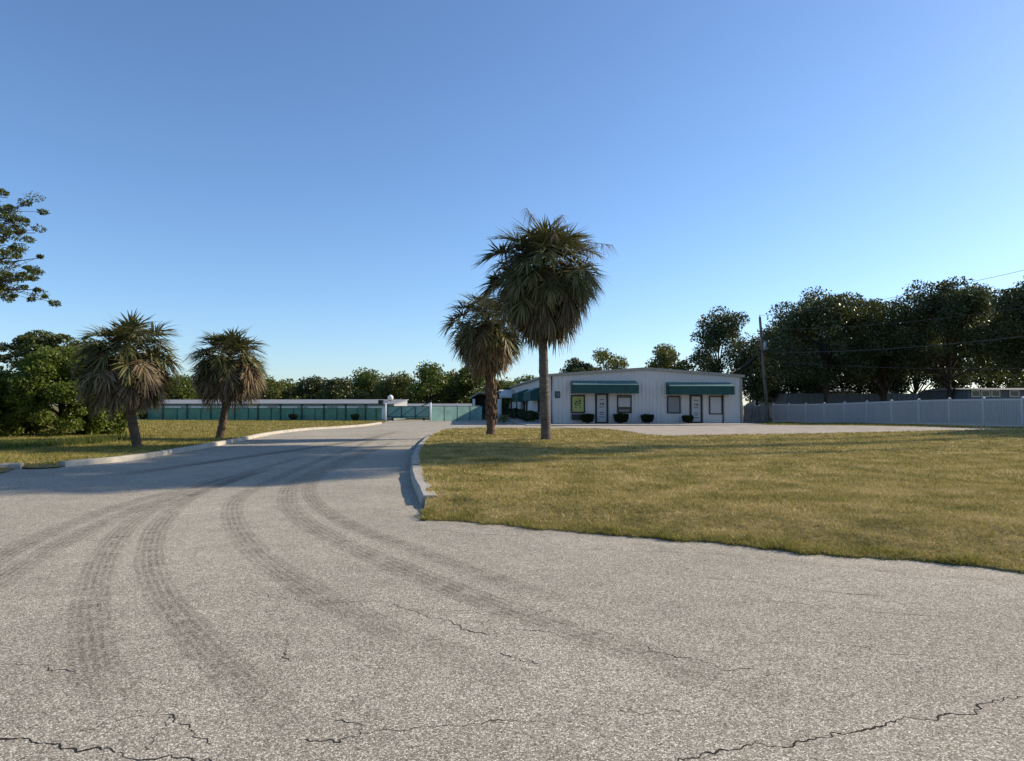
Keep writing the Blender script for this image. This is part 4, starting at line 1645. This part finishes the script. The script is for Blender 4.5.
# ------------------------------------------------------------------ tree line on the left
row = [(176, 375, 30, 'green', 'green tree behind the fence just left of the sunlit squat palm'),
       (204, 378, 34, 'olive', 'tree hidden mostly behind the crown of the sunlit squat palm'),
       (262, 376, 34, 'olive', 'yellowish tree just right of the sunlit squat palm'),
       (288, 379, 28, 'green', 'low green tree behind the fence, second right of the sunlit squat palm'),
       (312, 376, 30, 'oak', 'dark low tree in the middle of the row behind the long shed'),
       (338, 378, 28, 'oak', 'dark low tree left of the taller round pair'),
       (367, 367, 32, 'green', 'taller round tree left of the globe lamp'),
       (396, 371, 30, 'olive', 'round tree straight above the globe lamp'),
       (428, 362, 34, 'green', 'tallest tree of the row, above the gate'),
       (452, 369, 28, 'olive', 'dull green tree behind the short fence right of the gate'),
       (472, 363, 30, 'green', 'tree seen just left of the dark palm trunk'),
       (502, 376, 26, 'olive', 'small tree just right of the dark palm trunk')]
for i, (px, yt, pw, mat, lab) in enumerate(row):
    T('tree', lab, 'tree', px, 98 + (i * 7) % 11, yt, pw * 1.5, 412, 60 + i, mat, n=6500, clumps=46, leaf_s=.36, trunk_r=.16, cr=1.25, group='trees in a row behind the green fence')
rng = np.random.default_rng(8)
n_ = 26000
Pn = np.stack([rng.uniform(-66, 4, n_), rng.uniform(100, 116, n_), rng.uniform(0, 1, n_) ** .8], 1)
Pn[:, 2] *= 3.3 + 0.9 * np.sin(Pn[:, 0] * .9) * np.sin(Pn[:, 0] * .37 + 1)
kind(leaf_mesh('undergrowth', Pn, .45, M['olive'], None, rng), 'stuff', 'tangled undergrowth below the tree row behind the sheds')

# ------------------------------------------------------------------ bush and trees at the left edge
T('broadleaf_bush', 'big leafy green bush left of the squat palms', 'bush', 60, 34, 345, 116, 452, 81, 'bushy', n=46000, clumps=190, leaf_s=.15, trunk_r=.1, cr=.55, flat=.7)
T('broadleaf_bush', 'lower leafy bush spreading behind the leaning palm trunk', 'bush', 102, 35, 380, 66, 450, 82, 'bushy', n=18000, clumps=85, leaf_s=.15, trunk_r=.07, cr=.48, flat=.7)
T('broadleaf_bush', 'bright leafy bush at the left edge of the photo', 'bush', -4, 33, 364, 104, 452, 83, 'bushy', n=36000, clumps=160, leaf_s=.15, trunk_r=.09, cr=.55, flat=.7)
T('pine_tree', 'round crowned dark tree with bare trunk above the leafy bush', 'tree', 38, 46, 327, 80, 382, 84, 'needle', n=13000, clumps=60, leaf_s=.18, trunk_r=.17, cr=.62, bark='pinebark', flat=.45)
T('tree', 'yellowish tree between the round crowned tree and the leaning palm', 'tree', 86, 44, 334, 60, 420, 85, 'olive', n=14000, clumps=70, leaf_s=.18, trunk_r=.13, cr=.7)

# tall pine whose branch reaches into the frame at the upper left
rng = np.random.default_rng(91)
rnd = random.Random(91)
px0 = at(-160, 405, 25)
pine = thing('pine_tree', 'tall pine at the left edge reaching one branch into the sky', 'tree', (px0.x, 25, -.05))
m = MB()
m.tube([(0, 0, -.2), (.1, 0, 4), (0, .1, 8), (.15, 0, 11.5)], [.26, .22, .16, .05], 10, jit=.06, rnd=rnd)
tufts = []
br = []
targets = [(30, 205), (8, 198), (14, 222), (35, 233), (22, 258), (40, 258), (40, 270), (30, 280), (44, 290), (12, 280), (18, 292), (5, 245), (2, 262), (-10, 210), (-20, 240), (-30, 270), (-15, 290), (-45, 215), (-50, 250), (-60, 285),
           (-70, 180), (-110, 150), (-90, 210), (-120, 240), (-140, 120), (-190, 140), (-220, 180), (-240, 220), (-260, 260), (-200, 250), (-100, 280), (-180, 290)]
for (tx, ty) in targets:
    yy = 25 + rnd.uniform(-1.3, 1.3) * (2.2 if tx < -60 else 1)
    e = at(tx, ty, yy) - Vector((px0.x, 25, -.05))
    z0 = min(11, max(3.5, e.z - .5 + rnd.uniform(-.4, .2)))
    s = Vector((.05, 0, z0))
    md = s.lerp(e, .55) + Vector((0, 0, rnd.uniform(-.35, .5)))
    m.tube([s, md, e], [.06, .035, .012], 5, cap=False)
    for k in range(15):
        f = rnd.uniform(.45, 1.02)
        q = md.lerp(e, (f - .5) / .5)
        q = q + Vector((rnd.gauss(0, .2), rnd.gauss(0, .35), rnd.gauss(0, .27)))
        m.tube([md.lerp(e, rnd.uniform(.2, .9)), q], [.013, .005], 4, cap=False)
        tufts.append(q)
m.build('trunk', M['pinebark'], pine)
Pn, Od = [], []
for q in tufts:
    nn = int(rng.integers(80, 170))
    d = unit(rng, nn)
    r = rng.uniform(.08, .30) * rng.uniform(.3, 1.0, (nn, 1)) ** .6 * 1.0
    Pn.append(np.array(q) + d * r * np.array([1.25, 1.25, .7]))
    Od.append(d)
leaf_mesh('crown', np.concatenate(Pn), .115, M['needle'], pine, rng, .34, out=np.concatenate(Od))

# weeds along the bush and the fence feet
def weeds(name, label, pts, n, h, seed, wx=.5):
    rng = np.random.default_rng(seed)
    pts = [Vector(p) for p in pts]
    k = rng.integers(0, len(pts) - 1, n)
    f = rng.random(n)
    X = np.array([pts[a].lerp(pts[a + 1], float(b)) for a, b in zip(k, f)])
    X[:, 0] += rng.normal(size=n) * wx * .4
    X[:, 1] += rng.normal(size=n) * wx
    hh = h * rng.uniform(.35, 1.2, n) * (0.6 + 0.5 * np.sin(X[:, 0] * 1.7) * np.sin(X[:, 0] * .6 + 1))
    az = rng.uniform(0, 2 * PI, n)
    w_ = .014 * rng.uniform(.6, 1.4, n)
    lx = rng.normal(size=n) * hh * .3
    ly = rng.normal(size=n) * hh * .3
    dx, dy = np.cos(az) * w_, np.sin(az) * w_
    z = X[:, 2] - .02
    V = np.stack([np.stack([X[:, 0] - dx, X[:, 1] - dy, z], 1), np.stack([X[:, 0] + dx, X[:, 1] + dy, z], 1),
                  np.stack([X[:, 0] + lx + dx * .2, X[:, 1] + ly, z + hh], 1), np.stack([X[:, 0] + lx - dx * .2, X[:, 1] + ly, z + hh], 1)], 1).reshape(-1, 3)
    return kind(mesh_np(name, V, np.arange(n * 4).reshape(-1, 4), M['weed'], None), 'stuff', label)


weeds('tall_grass', 'tall pale weeds at the foot of the leafy bush', [P(-90, 448, .1), P(0, 447, .1), P(60, 445, .1), P(110, 441, .1)], 9000, .32, 1, 1.0)
weeds('fence_weeds', 'dark weeds growing along the foot of the white fence', [Vector((p.x - .35, p.y, rise(p.x, p.y) - .02)) for p in [k0 + stp * k for k in range(0, 13)]], 9000, .22, 2, .35)

# ------------------------------------------------------------------ light
SUN_T, SUN_EL = R(20), R(27)          # measured from +x towards +y; elevation
sd = Vector((math.cos(SUN_T) * math.cos(SUN_EL), math.sin(SUN_T) * math.cos(SUN_EL), math.sin(SUN_EL)))
sun = bpy.data.lights.new('sun', 'SUN')
sun.energy = 4.1
sun.angle = R(0.55)
sun.color = (1.0, 0.86, 0.68)
so = bpy.data.objects.new('sun', sun)
link(so)
so.location = (30, 30, 40)
so.rotation_euler = sd.to_track_quat('Z', 'Y').to_euler()

wd = bpy.data.worlds.new('World')
S.world = wd
wd.use_nodes = True
nt = wd.node_tree
bg = nt.nodes['Background']
sky = nt.nodes.new('ShaderNodeTexSky')
sky.sky_type = 'NISHITA'
sky.sun_disc = False
sky.sun_elevation = SUN_EL
sky.sun_rotation = PI / 2 - SUN_T
sky.altitude = 500
sky.air_density = 1.0
sky.dust_density = 0.7
sky.ozone_density = 5.5
nt.links.new(sky.outputs[0], bg.inputs[0])
bg.inputs[1].default_value = 0.114

S.render.engine = 'CYCLES'
S.cycles.max_bounces = 6
S.cycles.transparent_max_bounces = 16
S.view_settings.view_transform = 'Standard'
S.view_settings.look = 'None'
S.view_settings.exposure = 0.72
S.view_settings.gamma = 1.0
